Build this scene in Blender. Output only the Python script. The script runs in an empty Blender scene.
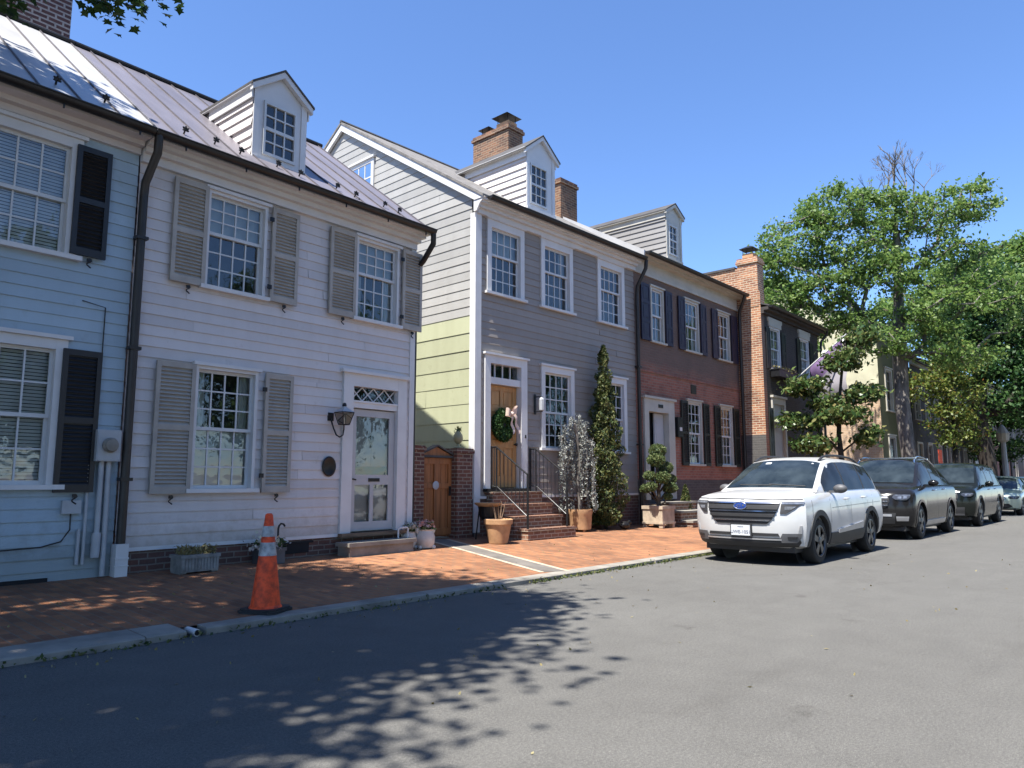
import bpy, bmesh, math, random
import numpy as np
from mathutils import Vector, Matrix
R = math.radians
random.seed(7)
rng = np.random.default_rng(7)
scene = bpy.context.scene
COL = scene.collection

# ------------------------------------------------------------------ camera, sky, sun, exposure
PITCH = math.atan(97 / 740.0)
cam_d = bpy.data.cameras.new("camera")
cam_d.sensor_width = 36.0
cam_d.lens = 740.0 / 1024 * 36
cam_d.clip_start = 0.05
cam_d.clip_end = 3000
cam = bpy.data.objects.new("camera", cam_d)
cam.location = (0, 0, 1.3)
cam.rotation_euler = (R(90) + PITCH, 0, R(41.5 - 90))
COL.objects.link(cam)
scene.camera = cam

SUN_EL, SUN_OFF = R(65), R(4.0)
S = Vector((-math.cos(SUN_EL) * math.cos(SUN_OFF), -math.cos(SUN_EL) * math.sin(SUN_OFF), math.sin(SUN_EL)))
world = bpy.data.worlds.new("World")
scene.world = world
world.use_nodes = True
wn = world.node_tree
bg = wn.nodes["Background"]
sky = wn.nodes.new("ShaderNodeTexSky")
sky.sky_type = 'NISHITA'
sky.sun_disc = False
sky.sun_elevation = SUN_EL
sky.sun_rotation = math.atan2(S.x, S.y)
sky.altitude = 0
sky.air_density = 1.0
sky.dust_density = 0.0
sky.ozone_density = 5.0
_tint = wn.nodes.new("ShaderNodeMix"); _tint.data_type = 'RGBA'; _tint.blend_type = 'MULTIPLY'
_tint.inputs[0].default_value = 1.0
_tint.inputs[7].default_value = (1.0, 1.12, 1.33, 1)
wn.links.new(sky.outputs[0], _tint.inputs[6])
wn.links.new(_tint.outputs[2], bg.inputs[0])
bg.inputs[1].default_value = 0.076
sun_d = bpy.data.lights.new("sun", 'SUN')
sun_d.energy = 5.0
sun_d.angle = R(0.53)
sun_d.color = (1.0, 0.965, 0.9)
sun = bpy.data.objects.new("sun", sun_d)
sun.rotation_euler = S.to_track_quat('Z', 'Y').to_euler()
sun.location = (-10, 0, 30)
COL.objects.link(sun)
vs = scene.view_settings
vs.view_transform = 'Standard'
vs.look = 'None'
vs.exposure = 1.38
vs.gamma = 1.0
vs.use_curve_mapping = False

# ------------------------------------------------------------------ helpers
class MB:
    """collects faces; build() links them as one mesh object"""
    def __init__(s):
        s.v = []; s.f = []; s.m = []
    def vs(s, pts):
        i = len(s.v); s.v += [tuple(p) for p in pts]; return i
    def quad(s, *p, m=0):
        i = s.vs(p); s.f.append(tuple(range(i, i + len(p)))); s.m.append(m); return s
    def box(s, x0, x1, y0, y1, z0, z1, m=0, T=None):
        if x1 < x0: x0, x1 = x1, x0
        if y1 < y0: y0, y1 = y1, y0
        if z1 < z0: z0, z1 = z1, z0
        p = [(x0,y0,z0),(x1,y0,z0),(x1,y1,z0),(x0,y1,z0),(x0,y0,z1),(x1,y0,z1),(x1,y1,z1),(x0,y1,z1)]
        if T is not None: p = [tuple(T @ Vector(q)) for q in p]
        i = s.vs(p)
        for f in ((0,3,2,1),(4,5,6,7),(0,1,5,4),(1,2,6,5),(2,3,7,6),(3,0,4,7)):
            s.f.append(tuple(i + k for k in f)); s.m.append(m)
        return s
    def tube(s, path, r, n=8, m=0, cap=True):
        path = [Vector(p) for p in path]
        rs = r if isinstance(r, (list, tuple)) else [r] * len(path)
        prev = None; rings = []
        for k, p in enumerate(path):
            a = path[max(k - 1, 0)]; b = path[min(k + 1, len(path) - 1)]
            t = (b - a)
            if t.length < 1e-9: t = Vector((0, 0, 1))
            t.normalize()
            if prev is None:
                u = t.orthogonal().normalized()
            else:
                u = prev - t * prev.dot(t)
                if u.length < 1e-6: u = t.orthogonal()
                u.normalize()
            prev = u; w = t.cross(u)
            rings.append(s.vs([p + (u * math.cos(2*math.pi*j/n) + w * math.sin(2*math.pi*j/n)) * rs[k] for j in range(n)]))
        for a, b in zip(rings, rings[1:]):
            for j in range(n):
                s.f.append((a+j, a+(j+1) % n, b+(j+1) % n, b+j)); s.m.append(m)
        if cap:
            s.f.append(tuple(rings[0]+j for j in reversed(range(n)))); s.m.append(m)
            s.f.append(tuple(rings[-1]+j for j in range(n))); s.m.append(m)
        return s
    def lathe(s, prof, n=24, c=(0,0,0), m=0, T=None):
        """prof: list of (radius, z)"""
        rings = []
        for r, z in prof:
            p = [Vector((r*math.cos(2*math.pi*j/n), r*math.sin(2*math.pi*j/n), z)) for j in range(n)]
            if T is not None: p = [T @ q for q in p]
            rings.append(s.vs([q + Vector(c) for q in p]))
        for a, b in zip(rings, rings[1:]):
            for j in range(n):
                s.f.append((a+j, a+(j+1) % n, b+(j+1) % n, b+j)); s.m.append(m)
        s.f.append(tuple(rings[0]+j for j in reversed(range(n)))); s.m.append(m)
        s.f.append(tuple(rings[-1]+j for j in range(n))); s.m.append(m)
        return s
    def prism(s, poly, fn, a, b, m=0):
        """poly of 2d points, fn(u,v,t)->xyz, extruded from t=a to t=b"""
        n = len(poly)
        i = s.vs([fn(u, v, a) for u, v in poly]); j = s.vs([fn(u, v, b) for u, v in poly])
        s.f.append(tuple(i+k for k in reversed(range(n)))); s.m.append(m)
        s.f.append(tuple(j+k for k in range(n))); s.m.append(m)
        for k in range(n):
            q = (k+1) % n
            s.f.append((i+k, i+q, j+q, j+k)); s.m.append(m)
        return s
    def grid(s, rows, m=0):
        w = len(rows[0]); ii = [s.vs(r) for r in rows]
        for a, b in zip(ii, ii[1:]):
            for k in range(w - 1):
                s.f.append((a+k, a+k+1, b+k+1, b+k)); s.m.append(m)
        return s
    def ball(s, c, r, n=10, m=0, sc=(1,1,1)):
        prof = [(max(1e-4, math.sin(math.pi*k/n))*r, -math.cos(math.pi*k/n)*r) for k in range(n+1)]
        T = Matrix.Diagonal(Vector(sc))
        return s.lathe(prof, n=max(8, n+2), c=c, m=m, T=T)
    def build(s, name, mats, parent=None, smooth=False, loc=None, fix=False, rot=None):
        me = bpy.data.meshes.new(name)
        me.from_pydata(s.v, [], s.f)
        if not isinstance(mats, (list, tuple)): mats = [mats]
        for q in mats: me.materials.append(q)
        if len(mats) > 1: me.polygons.foreach_set("material_index", s.m)
        if fix:
            bm = bmesh.new(); bm.from_mesh(me)
            bmesh.ops.recalc_face_normals(bm, faces=bm.faces); bm.to_mesh(me); bm.free()
        if smooth:
            me.polygons.foreach_set("use_smooth", [True] * len(me.polygons))
            try: me.set_sharp_from_angle(angle=R(38))
            except Exception: pass
        me.update()
        o = bpy.data.objects.new(name, me); COL.objects.link(o)
        if parent: o.parent = parent
        if loc: o.location = loc
        if rot: o.rotation_euler = rot
        return o

def tag(o, label=None, cat=None, group=None, kind=None):
    if label: o['label'] = label
    if cat: o['category'] = cat
    if group: o['group'] = group
    if kind: o['kind'] = kind
    return o
def thing(name, label, cat, loc=(0,0,0), rz=0, group=None):
    o = bpy.data.objects.new(name, None); COL.objects.link(o)
    o.location = loc; o.rotation_euler = (0, 0, rz); o.empty_display_size = .2
    return tag(o, label, cat, group)
def copy_tree(o, parent=None):
    kids = [c for c in o.children]
    c = o.copy(); COL.objects.link(c)
    if parent: c.parent = parent
    for k in kids: copy_tree(k, c)
    return c
def gz(Y):
    """height of the brick pavement at distance Y"""
    return 0.055 + 0.041 * (Y - 6.28)

# ------------------------------------------------------------------ materials
KA = 0.82          # overall paint level that goes with the exposure above
def dim(c): return tuple(x * KA for x in c)
def lin(h):
    h = h.lstrip('#'); c = [int(h[i:i+2], 16) / 255 for i in (0, 2, 4)]
    return tuple(((x + .055) / 1.055) ** 2.4 if x > .04045 else x / 12.92 for x in c)
def base(name):
    m = bpy.data.materials.new(name); m.use_nodes = True
    nt = m.node_tree
    return m, nt, nt.nodes["Principled BSDF"], nt.nodes["Material Output"]
def N(nt, t, **kw):
    n = nt.nodes.new(t)
    for k, v in kw.items(): setattr(n, k, v)
    return n
def ramp(nt, fac, stops):
    r = N(nt, "ShaderNodeValToRGB")
    while len(r.color_ramp.elements) < len(stops): r.color_ramp.elements.new(.5)
    for e, (p, c) in zip(r.color_ramp.elements, stops):
        e.position = p; e.color = (*c, 1) if len(c) == 3 else c
    nt.links.new(fac, r.inputs[0]); return r.outputs[0]
def mixc(nt, fac, a, b, mode='MIX'):
    m = N(nt, "ShaderNodeMix", data_type='RGBA', blend_type=mode)
    for s, v in ((0, fac), (6, a), (7, b)):
        if hasattr(v, 'is_linked') or hasattr(v, 'links'): nt.links.new(v, m.inputs[s])
        else: m.inputs[s].default_value = v if s == 0 else (*v, 1)
    return m.outputs[2]
def noise(nt, scale, detail=4, rough=.55, vec=None, coord='Object', sc=None):
    tc = N(nt, "ShaderNodeTexCoord")
    n = N(nt, "ShaderNodeTexNoise"); n.inputs['Scale'].default_value = scale
    n.inputs['Detail'].default_value = detail; n.inputs['Roughness'].default_value = rough
    src = vec or tc.outputs[coord]
    if sc:
        mp = N(nt, "ShaderNodeMapping"); mp.inputs['Scale'].default_value = sc
        nt.links.new(src, mp.inputs[0]); src = mp.outputs[0]
    nt.links.new(src, n.inputs['Vector'])
    return n.outputs['Fac']
def bump(nt, h, strength, dist, bsdf):
    b = N(nt, "ShaderNodeBump"); b.inputs['Strength'].default_value = strength; b.inputs['Distance'].default_value = dist
    nt.links.new(h, b.inputs['Height']); nt.links.new(b.outputs[0], bsdf.inputs['Normal'])
def paint(name, col, rough=.6, var=.12, scale=3.0, bmp=.15, metal=0.0, sc=None, fine=40, spec=.5):
    m, nt, b, o = base(name); col = dim(col) if not metal > .5 else col
    f = noise(nt, scale, 5, .6, sc=sc)
    d = tuple(c * (1 - var * 1.6) for c in col); l = tuple(min(1, c * (1 + var)) for c in col)
    nt.links.new(ramp(nt, f, [(.3, d), (.55, col), (.75, l)]), b.inputs['Base Color'])
    b.inputs['Roughness'].default_value = rough; b.inputs['Metallic'].default_value = metal
    b.inputs['Specular IOR Level'].default_value = spec
    if bmp: bump(nt, noise(nt, fine, 3), bmp, .004, b)
    return m
def boards(name, col, rough=.55):
    """painted lapped boards: each board a slightly different tone, faint rain streaks and splash dirt low down"""
    m, nt, b, o = base(name); col = dim(col)
    g = N(nt, "ShaderNodeNewGeometry")
    c = ramp(nt, g.outputs['Random Per Island'], [(0, tuple(x * .90 for x in col)), (.5, col), (1, tuple(min(1, x * 1.07) for x in col))])
    st = noise(nt, 1.6, 5, .65, sc=(2.0, 2.0, .5))
    c = mixc(nt, .28, c, ramp(nt, st, [(.35, (.80, .79, .77)), (.6, (1.05, 1.05, 1.05))]), 'MULTIPLY')
    bl = noise(nt, 5.5, 6, .7)
    c = mixc(nt, .5, c, ramp(nt, bl, [(.27, (.70, .67, .62)), (.42, (1, 1, 1))]), 'MULTIPLY')
    tc = N(nt, "ShaderNodeTexCoord"); sp = N(nt, "ShaderNodeSeparateXYZ"); nt.links.new(tc.outputs['Object'], sp.inputs[0])
    ad = N(nt, "ShaderNodeMath", operation='MULTIPLY_ADD'); ad.inputs[1].default_value = -.9
    nt.links.new(bl, ad.inputs[0]); nt.links.new(sp.outputs[2], ad.inputs[2])
    c = mixc(nt, 1.0, c, ramp(nt, ad.outputs[0], [(.0, (.70, .66, .60)), (.42, (1, 1, 1))]), 'MULTIPLY')
    nt.links.new(c, b.inputs['Base Color']); b.inputs['Roughness'].default_value = rough
    bump(nt, noise(nt, 18, 4, .6, sc=(.25, .25, 3)), .2, .006, b)
    return m
def brick(name, c1, c2, mortar, w=.21, h=.073, msize=.010, vary=.5, vec='wall', rough=.85, dirt=None, rot=0):
    m, nt, b, o = base(name); c1, c2, mortar = dim(c1), dim(c2), dim(mortar)
    tc = N(nt, "ShaderNodeTexCoord"); sp = N(nt, "ShaderNodeSeparateXYZ"); cb = N(nt, "ShaderNodeCombineXYZ")
    nt.links.new(tc.outputs['Object'], sp.inputs[0])
    if vec == 'wall':
        ad = N(nt, "ShaderNodeMath", operation='ADD')
        nt.links.new(sp.outputs[0], ad.inputs[0]); nt.links.new(sp.outputs[1], ad.inputs[1])
        nt.links.new(ad.outputs[0], cb.inputs[0]); nt.links.new(sp.outputs[2], cb.inputs[1])
        src = cb.outputs[0]
    else:
        mp = N(nt, "ShaderNodeMapping"); mp.inputs['Rotation'].default_value = (0, 0, rot)
        nt.links.new(tc.outputs['Object'], mp.inputs[0]); src = mp.outputs[0]
    # wobble so that the courses are not ruler-straight
    nz = N(nt, "ShaderNodeTexNoise"); nz.inputs['Scale'].default_value = 2.2; nt.links.new(src, nz.inputs['Vector'])
    sc_ = N(nt, "ShaderNodeVectorMath", operation='SCALE'); sc_.inputs[3].default_value = .022
    nt.links.new(nz.outputs['Color'], sc_.inputs[0])
    av = N(nt, "ShaderNodeVectorMath", operation='ADD'); nt.links.new(src, av.inputs[0]); nt.links.new(sc_.outputs[0], av.inputs[1])
    t = N(nt, "ShaderNodeTexBrick")
    t.inputs['Scale'].default_value = 1; t.inputs['Brick Width'].default_value = w; t.inputs['Row Height'].default_value = h
    t.inputs['Mortar Size'].default_value = msize; t.inputs['Mortar Smooth'].default_value = .2; t.inputs['Bias'].default_value = 0
    t.inputs['Color1'].default_value = (*c1, 1); t.inputs['Color2'].default_value = (*c2, 1); t.inputs['Mortar'].default_value = (*mortar, 1)
    nt.links.new(av.outputs[0], t.inputs['Vector'])
    col = t.outputs['Color']
    f = noise(nt, 1.3, 5, .65)
    col = mixc(nt, vary, col, ramp(nt, f, [(.3, (.45, .42, .42)), (.5, (1, 1, 1)), (.72, (1.25, 1.2, 1.15))]), 'MULTIPLY')
    f2 = noise(nt, 38, 3)
    col = mixc(nt, .35, col, ramp(nt, f2, [(.3, (.6, .6, .6)), (.7, (1.2, 1.2, 1.2))]), 'MULTIPLY')
    if dirt is not None: col = dirt(nt, col)
    nt.links.new(col, b.inputs['Base Color']); b.inputs['Roughness'].default_value = rough
    inv = N(nt, "ShaderNodeMath", operation='SUBTRACT'); inv.inputs[0].default_value = 1; nt.links.new(t.outputs['Fac'], inv.inputs[1])
    bump(nt, inv.outputs[0], .6, .008, b)
    return m
def leafmat(name, stops, trans=.35, rough=.5):
    m, nt, b, o = base(name)
    g = N(nt, "ShaderNodeNewGeometry")
    c = ramp(nt, g.outputs['Random Per Island'], [(p_, tuple(x * .9 for x in c_)) for p_, c_ in stops])
    nt.links.new(c, b.inputs['Base Color']); b.inputs['Roughness'].default_value = rough
    b.inputs['Specular IOR Level'].default_value = .35
    tr = N(nt, "ShaderNodeBsdfTranslucent"); nt.links.new(c, tr.inputs[0])
    mx = N(nt, "ShaderNodeMixShader"); mx.inputs[0].default_value = trans
    nt.links.new(b.outputs[0], mx.inputs[1]); nt.links.new(tr.outputs[0], mx.inputs[2]); nt.links.new(mx.outputs[0], o.inputs[0])
    return m
def glassmat(name, tint=(.9, .95, .95), extra=.06, wob=.25):
    m, nt, b, o = base(name); nt.nodes.remove(b)
    gl = N(nt, "ShaderNodeBsdfGlossy"); gl.inputs['Roughness'].default_value = .02
    tr = N(nt, "ShaderNodeBsdfTransparent"); tr.inputs[0].default_value = (*tint, 1)
    fr = N(nt, "ShaderNodeFresnel"); fr.inputs[0].default_value = 1.55
    ad = N(nt, "ShaderNodeMath", operation='ADD'); ad.inputs[1].default_value = extra
    nt.links.new(fr.outputs[0], ad.inputs[0])
    bp = N(nt, "ShaderNodeBump"); bp.inputs['Strength'].default_value = wob; bp.inputs['Distance'].default_value = .02
    nt.links.new(noise(nt, 3.5, 2), bp.inputs['Height'])
    nt.links.new(bp.outputs[0], gl.inputs['Normal'])
    mx = N(nt, "ShaderNodeMixShader"); nt.links.new(ad.outputs[0], mx.inputs[0])
    nt.links.new(tr.outputs[0], mx.inputs[1]); nt.links.new(gl.outputs[0], mx.inputs[2]); nt.links.new(mx.outputs[0], o.inputs[0])
    return m

def asphalt_mat():
    m, nt, b, o = base("asphalt")
    big = noise(nt, .35, 4, .6); mid = noise(nt, 2.5, 6, .7); fine = noise(nt, 210, 3, .85)
    c = ramp(nt, big, [(.3, (.092, .089, .083)), (.7, (.108, .105, .098))])
    c = mixc(nt, .5, c, ramp(nt, mid, [(.3, (.82, .82, .82)), (.7, (1.14, 1.14, 1.13))]), 'MULTIPLY')
    c = mixc(nt, .85, c, ramp(nt, fine, [(.34, (.42, .42, .42)), (.5, (1, 1, 1)), (.64, (1.95, 1.92, 1.88))]), 'MULTIPLY')
    # hairline cracks
    tc = N(nt, "ShaderNodeTexCoord"); nz = N(nt, "ShaderNodeTexNoise"); nz.inputs['Scale'].default_value = 1.1; nz.inputs['Detail'].default_value = 5
    nt.links.new(tc.outputs['Object'], nz.inputs['Vector'])
    s1 = N(nt, "ShaderNodeVectorMath", operation='SCALE'); s1.inputs[3].default_value = 1.1; nt.links.new(nz.outputs['Color'], s1.inputs[0])
    a1 = N(nt, "ShaderNodeVectorMath", operation='ADD'); nt.links.new(tc.outputs['Object'], a1.inputs[0]); nt.links.new(s1.outputs[0], a1.inputs[1])
    vo = N(nt, "ShaderNodeTexVoronoi", feature='DISTANCE_TO_EDGE'); vo.inputs['Scale'].default_value = .23; nt.links.new(a1.outputs[0], vo.inputs['Vector'])
    c = mixc(nt, 1.0, c, ramp(nt, vo.outputs['Distance'], [(0, (.93, .93, .93)), (.002, (1, 1, 1))]), 'MULTIPLY')
    # faint oil along the parking lane
    st = noise(nt, .9, 4, .6, sc=(.35, 1.6, 1))
    c = mixc(nt, .7, c, ramp(nt, st, [(.58, (1, 1, 1)), (.8, (.72, .71, .7))]), 'MULTIPLY')
    sp_ = noise(nt, 1.9, 3, .5)
    c = mixc(nt, .8, c, ramp(nt, sp_, [(.70, (1, 1, 1)), (.76, (.70, .69, .68))]), 'MULTIPLY')
    ag = noise(nt, 55, 3, .8)
    c = mixc(nt, .6, c, ramp(nt, ag, [(.33, (.6, .6, .6)), (.5, (1, 1, 1)), (.66, (1.5, 1.49, 1.46))]), 'MULTIPLY')
    nt.links.new(c, b.inputs['Base Color']); b.inputs['Roughness'].default_value = .88
    b.inputs['Specular IOR Level'].default_value = .18
    bump(nt, fine, .55, .004, b)
    return m
def pavement_dirt(nt, col):
    f = noise(nt, .8, 5, .65)
    return mixc(nt, .55, col, ramp(nt, f, [(.33, (.55, .52, .50)), (.6, (1.14, 1.12, 1.10))]), 'MULTIPLY')
def old_front_dirt(nt, col):
    # the upper storey is weathered grey, the lower storey still shows red brick
    tc = N(nt, "ShaderNodeTexCoord"); sp = N(nt, "ShaderNodeSeparateXYZ"); nt.links.new(tc.outputs['Object'], sp.inputs[0])
    n_ = noise(nt, 1.1, 5, .65); ad = N(nt, "ShaderNodeMath", operation='ADD')
    sb = N(nt, "ShaderNodeMath", operation='MULTIPLY'); sb.inputs[1].default_value = .9; nt.links.new(n_, sb.inputs[0])
    nt.links.new(sp.outputs[2], ad.inputs[0]); nt.links.new(sb.outputs[0], ad.inputs[1])
    mr = N(nt, "ShaderNodeMapRange"); mr.inputs[1].default_value = 4.45; mr.inputs[2].default_value = 4.95
    nt.links.new(ad.outputs[0], mr.inputs[0])
    grey = mixc(nt, .76, col, (.10, .084, .07))
    return mixc(nt, mr.outputs[0], col, grey)

M = {}
M['asphalt'] = asphalt_mat()
M['pavement'] = brick('pavement_brick', (.39, .165, .068), (.22, .092, .044), (.22, .165, .11), w=.205, h=.103, msize=.006, vec='floor', dirt=pavement_dirt, rot=R(90))
M['path_stone'] = paint('path_stone', (.17, .15, .13), .9, .22, 3, .4)
M['stone'] = paint('kerb_stone', (.29, .265, .225), .85, .25, 2.5, .5)
M['concrete'] = paint('concrete', (.27, .25, .225), .9, .22, 3, .4)
M['edging'] = paint('path_edging', (.5, .40, .29), .9, .2, 5, .4)
M['blue_siding'] = boards('blue_grey_siding', (.40, .51, .585))
M['white_siding'] = boards('white_siding', (.68, .63, .61))
M['white'] = paint('white_trim', (.72, .71, .70), .45, .06, 2.2, .08)
M['cream'] = paint('cream_trim', (.55, .52, .45), .5, .1, 2.2, .1)
M['sash'] = paint('sash_paint', (.66, .67, .67), .45, .05, 3, .05)
M['taupe'] = paint('taupe_shutter', (.42, .385, .34), .6, .12, 4, .12)
M['black_shutter'] = paint('black_shutter', (.016, .016, .018), .45, .2, 5, .1)
M['dormer_grey'] = boards('grey_dormer_boards', (.27, .26, .25))
M['navy'] = paint('navy_shutter', (.022, .017, .042), .5, .2, 5, .1)
M['green_black'] = paint('dark_green_shutter', (.014, .018, .015), .5, .2, 5, .1)
M['grey_siding'] = boards('grey_siding', (.31, .275, .245))
M['pale_siding'] = boards('pale_side_boards', (.40, .39, .365))
M['cream_siding'] = boards('cream_green_boards', (.44, .45, .29))
M['iron'] = paint('black_iron', (.02, .02, .022), .4, .25, 8, .15, .3)
M['gutter'] = paint('dark_gutter', (.022, .02, .02), .4, .25, 6, .1, .2)
M['downspout'] = paint('brown_downspout', (.025, .02, .017), .45, .3, 3, .15)
M['roof_grey'] = paint('grey_metal_roof', (.235, .215, .24), .42, .16, 1.2, .1, .25, sc=(1.5, .5, .5))
M['roof_white'] = paint('silver_metal_roof', (.54, .535, .53), .42, .1, 1.5, .1, .2)
M['roof_seam'] = paint('roof_seam', (.11, .10, .115), .5, .2, 4, .1)
M['roof_dark'] = paint('dark_roof', (.07, .065, .062), .8, .25, 3, .4)
M['roof_shingle'] = paint('wood_shingle_roof', (.20, .185, .17), .85, .3, 6, .6)
M['dark'] = paint('dark_room', (.012, .012, .013), .9, .1, 3, 0)
M['blind'] = paint('window_blind', (.74, .76, .76), .7, .05, 3, 0)
M['curtain'] = paint('net_curtain', (.56, .58, .58), .8, .12, 2, 0, sc=(14, 1, 1))
M['shade'] = paint('window_shade', (.5, .55, .56), .8, .05, 2, 0)
M['glass'] = glassmat('window_glass')
M['lamp_glass'] = glassmat('lantern_glass', (.95, .95, .93), .04, .05)
M['fnd_brick'] = brick('foundation_brick', (.16, .07, .05), (.10, .055, .045), (.20, .17, .14), vary=.6)
M['pillar_brick'] = brick('garden_wall_brick', (.20, .075, .045), (.11, .045, .036), (.30, .25, .19), vary=.5)
M['step_brick'] = brick('step_brick', (.27, .125, .072), (.16, .08, .052), (.40, .33, .25), vary=.6)
M['old_brick'] = brick('old_front_brick', (.40, .15, .10), (.28, .095, .065), (.30, .21, .16), vary=.6, dirt=old_front_dirt)
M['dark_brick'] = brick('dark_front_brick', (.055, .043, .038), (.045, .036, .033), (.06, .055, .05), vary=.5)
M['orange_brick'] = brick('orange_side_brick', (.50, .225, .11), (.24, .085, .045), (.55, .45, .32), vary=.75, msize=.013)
M['chim_brick'] = brick('chimney_brick', (.27, .125, .065), (.10, .05, .036), (.30, .23, .15), vary=.6)
M['purple_brick'] = brick('big_chimney_brick', (.14, .065, .06), (.10, .05, .05), (.42, .38, .36), w=.22, h=.08, msize=.016, vary=.3)
M['grey_brick'] = brick('grey_front_brick', (.10, .095, .09), (.075, .07, .068), (.12, .115, .105), vary=.6)
M['salmon_brick'] = brick('salmon_side_brick', (.62, .43, .28), (.52, .35, .22), (.6, .5, .38), vary=.4)
M['stucco'] = paint('pale_yellow_stucco', (.62, .60, .44), .85, .12, 1.5, .3)
M['olive'] = paint('olive_front', (.115, .108, .035), .7, .15, 1.5, .2)
M['wood_door'] = paint('honey_wood_door', (.52, .27, .095), .45, .22, 2.2, .1, sc=(6, 6, .7))
M['wood_gate'] = paint('orange_wood_gate', (.36, .135, .042), .55, .25, 2.0, .15, sc=(7, 7, .6))
M['old_wood'] = paint('weathered_wood', (.22, .14, .085), .8, .3, 3, .3, sc=(1, 6, 6))
M['door_grey'] = paint('grey_white_door', (.50, .50, .50), .5, .06, 2, .08)
M['terracotta'] = paint('terracotta', (.52, .30, .15), .75, .2, 5, .25)
M['pot_white'] = paint('white_ceramic', (.66, .62, .56), .35, .15, 6, .1)
M['trough'] = paint('stone_trough', (.26, .26, .245), .9, .3, 7, .6)
M['cone'] = paint('cone_orange', (.95, .085, .009), .6, .42, 12, .1)
M['cone_band'] = paint('cone_reflective', (.44, .44, .44), .4, .35, 14, .1)
M['rubber'] = paint('black_rubber', (.02, .02, .021), .7, .3, 8, .2)
M['meter_grey'] = paint('meter_grey', (.44, .46, .48), .45, .1, 4, .05)
M['bronze'] = paint('dark_bronze', (.03, .027, .025), .4, .3, 10, .2, .6)
M['bark'] = paint('bark', (.12, .095, .07), .95, .4, 5, .9, sc=(3, 3, .6), fine=22)
M['bark_dark'] = paint('dark_bark', (.045, .037, .03), .95, .4, 5, .9, sc=(3, 3, .6), fine=22)
M['bark_pale'] = paint('grey_bark', (.19, .17, .15), .95, .5, 3, .9, sc=(2, 2, .5), fine=18)
M['leaf_mid'] = leafmat('elm_leaves', [(0, (.075, .15, .035)), (.5, (.15, .25, .06)), (1, (.25, .34, .09))], .5)
M['leaf_dark'] = leafmat('dark_leaves', [(0, (.022, .066, .018)), (.5, (.042, .105, .028)), (1, (.08, .15, .04))])
M['leaf_maple'] = leafmat('maple_leaves', [(0, (.018, .05, .012)), (.5, (.03, .075, .016)), (1, (.055, .10, .022))])
M['leaf_magnolia'] = leafmat('glossy_leaves', [(0, (.035, .075, .022)), (.5, (.085, .14, .04)), (.85, (.16, .19, .06)), (1, (.18, .15, .06))], .25, .3)
M['leaf_yellow'] = leafmat('yellow_leaves', [(0, (.06, .11, .02)), (.6, (.14, .18, .03)), (.93, (.2, .2, .04)), (1, (.24, .11, .03))])
M['needle_green'] = leafmat('evergreen_needles', [(0, (.025, .05, .014)), (.4, (.06, .085, .022)), (.75, (.12, .13, .035)), (1, (.17, .16, .06))], .15, .6)
M['needle_grey'] = leafmat('silver_needles', [(0, (.15, .165, .155)), (.5, (.27, .285, .265)), (1, (.42, .42, .37))], .15, .6)
M['needle_topiary'] = leafmat('topiary_needles', [(0, (.03, .06, .02)), (.5, (.09, .13, .04)), (1, (.19, .21, .08))], .15, .6)
M['dry'] = leafmat('dry_plants', [(0, (.16, .12, .05)), (.5, (.28, .23, .09)), (1, (.34, .30, .16))], .2, .7)
M['petal_white'] = leafmat('white_flowers', [(0, (.45, .36, .33)), (.6, (.62, .56, .5)), (1, (.66, .62, .35))], .2, .6)
M['petal_pink'] = leafmat('pink_flowers', [(0, (.5, .22, .22)), (.6, (.62, .42, .38)), (1, (.66, .55, .5))], .2, .6)
M['ribbon'] = paint('cream_ribbon', (.72, .55, .46), .6, .1, 10, .1)
M['flag_mauve'] = paint('mauve_flag', (.42, .27, .52), .8, .1, 4, .1)
M['flag_white'] = paint('white_flag', (.55, .52, .56), .8, .1, 4, .1)
M['verdigris'] = paint('green_panel', (.10, .22, .19), .6, .1, 4, .1)
# ------------------------------------------------------------------ ground, road, kerb, pavement
g = MB(); g.quad((-400, -400, -.02), (600, -400, -.02), (600, 600, -.02), (-400, 600, -.02))
tag(g.build('ground', M['concrete']), kind='structure')
g = MB()
xs = [-60, -20, 0, 10, 20, 40, 80, 160, 300]
ys = [-4.6, 1, 6.28]
g.grid([[(x, y, 0.0) for x in xs] for y in ys])
tag(g.build('road', M['asphalt']), kind='structure')
g = MB()
ys = [6.44, 8.2, 9.6, 11.0, 14.0]
xs = [-40, -10, 0, 10, 20, 40, 80, 160]
g.grid([[(x, y, gz(y)) for x in xs] for y in ys])
tag(g.build('sidewalk', M['pavement']), kind='structure')
g = MB()
x = -30.0
rr = random.Random(3)
while x < 150:
    L = rr.uniform(1.6, 2.6)
    if x < 3.0 < x + L: L = 3.0 - x
    dy, dz = rr.uniform(-.012, .012), rr.uniform(-.006, .006)
    wd_ = .36 if x < 2.9 else .18
    zt = gz(6.28 + wd_) + .003
    g.prism([(6.27 + dy, -.01), (6.28 + wd_, -.01), (6.28 + wd_, zt), (6.29 + dy, .058 + dz), (6.27 + dy, .045 + dz)],
            lambda u, v, t: (t, u, v), x + .005, x + L - .006)
    x += L
    if abs(x - 3.0) < 1e-6: x += .16
tag(g.build('kerb', M['stone'], fix=True), kind='structure')
g = MB()
g.tube([(3.08, 6.60, .034), (3.08, 6.27, .03)], .03, 12)
g.tube([(3.08, 6.266, .03), (3.08, 6.269, .03)], .024, 12, m=1)
tag(g.build('drain_pipe', [M['white'], M['dark']]), 'short white drain pipe poking through the gap in the kerb stones', 'drain pipe')
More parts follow.
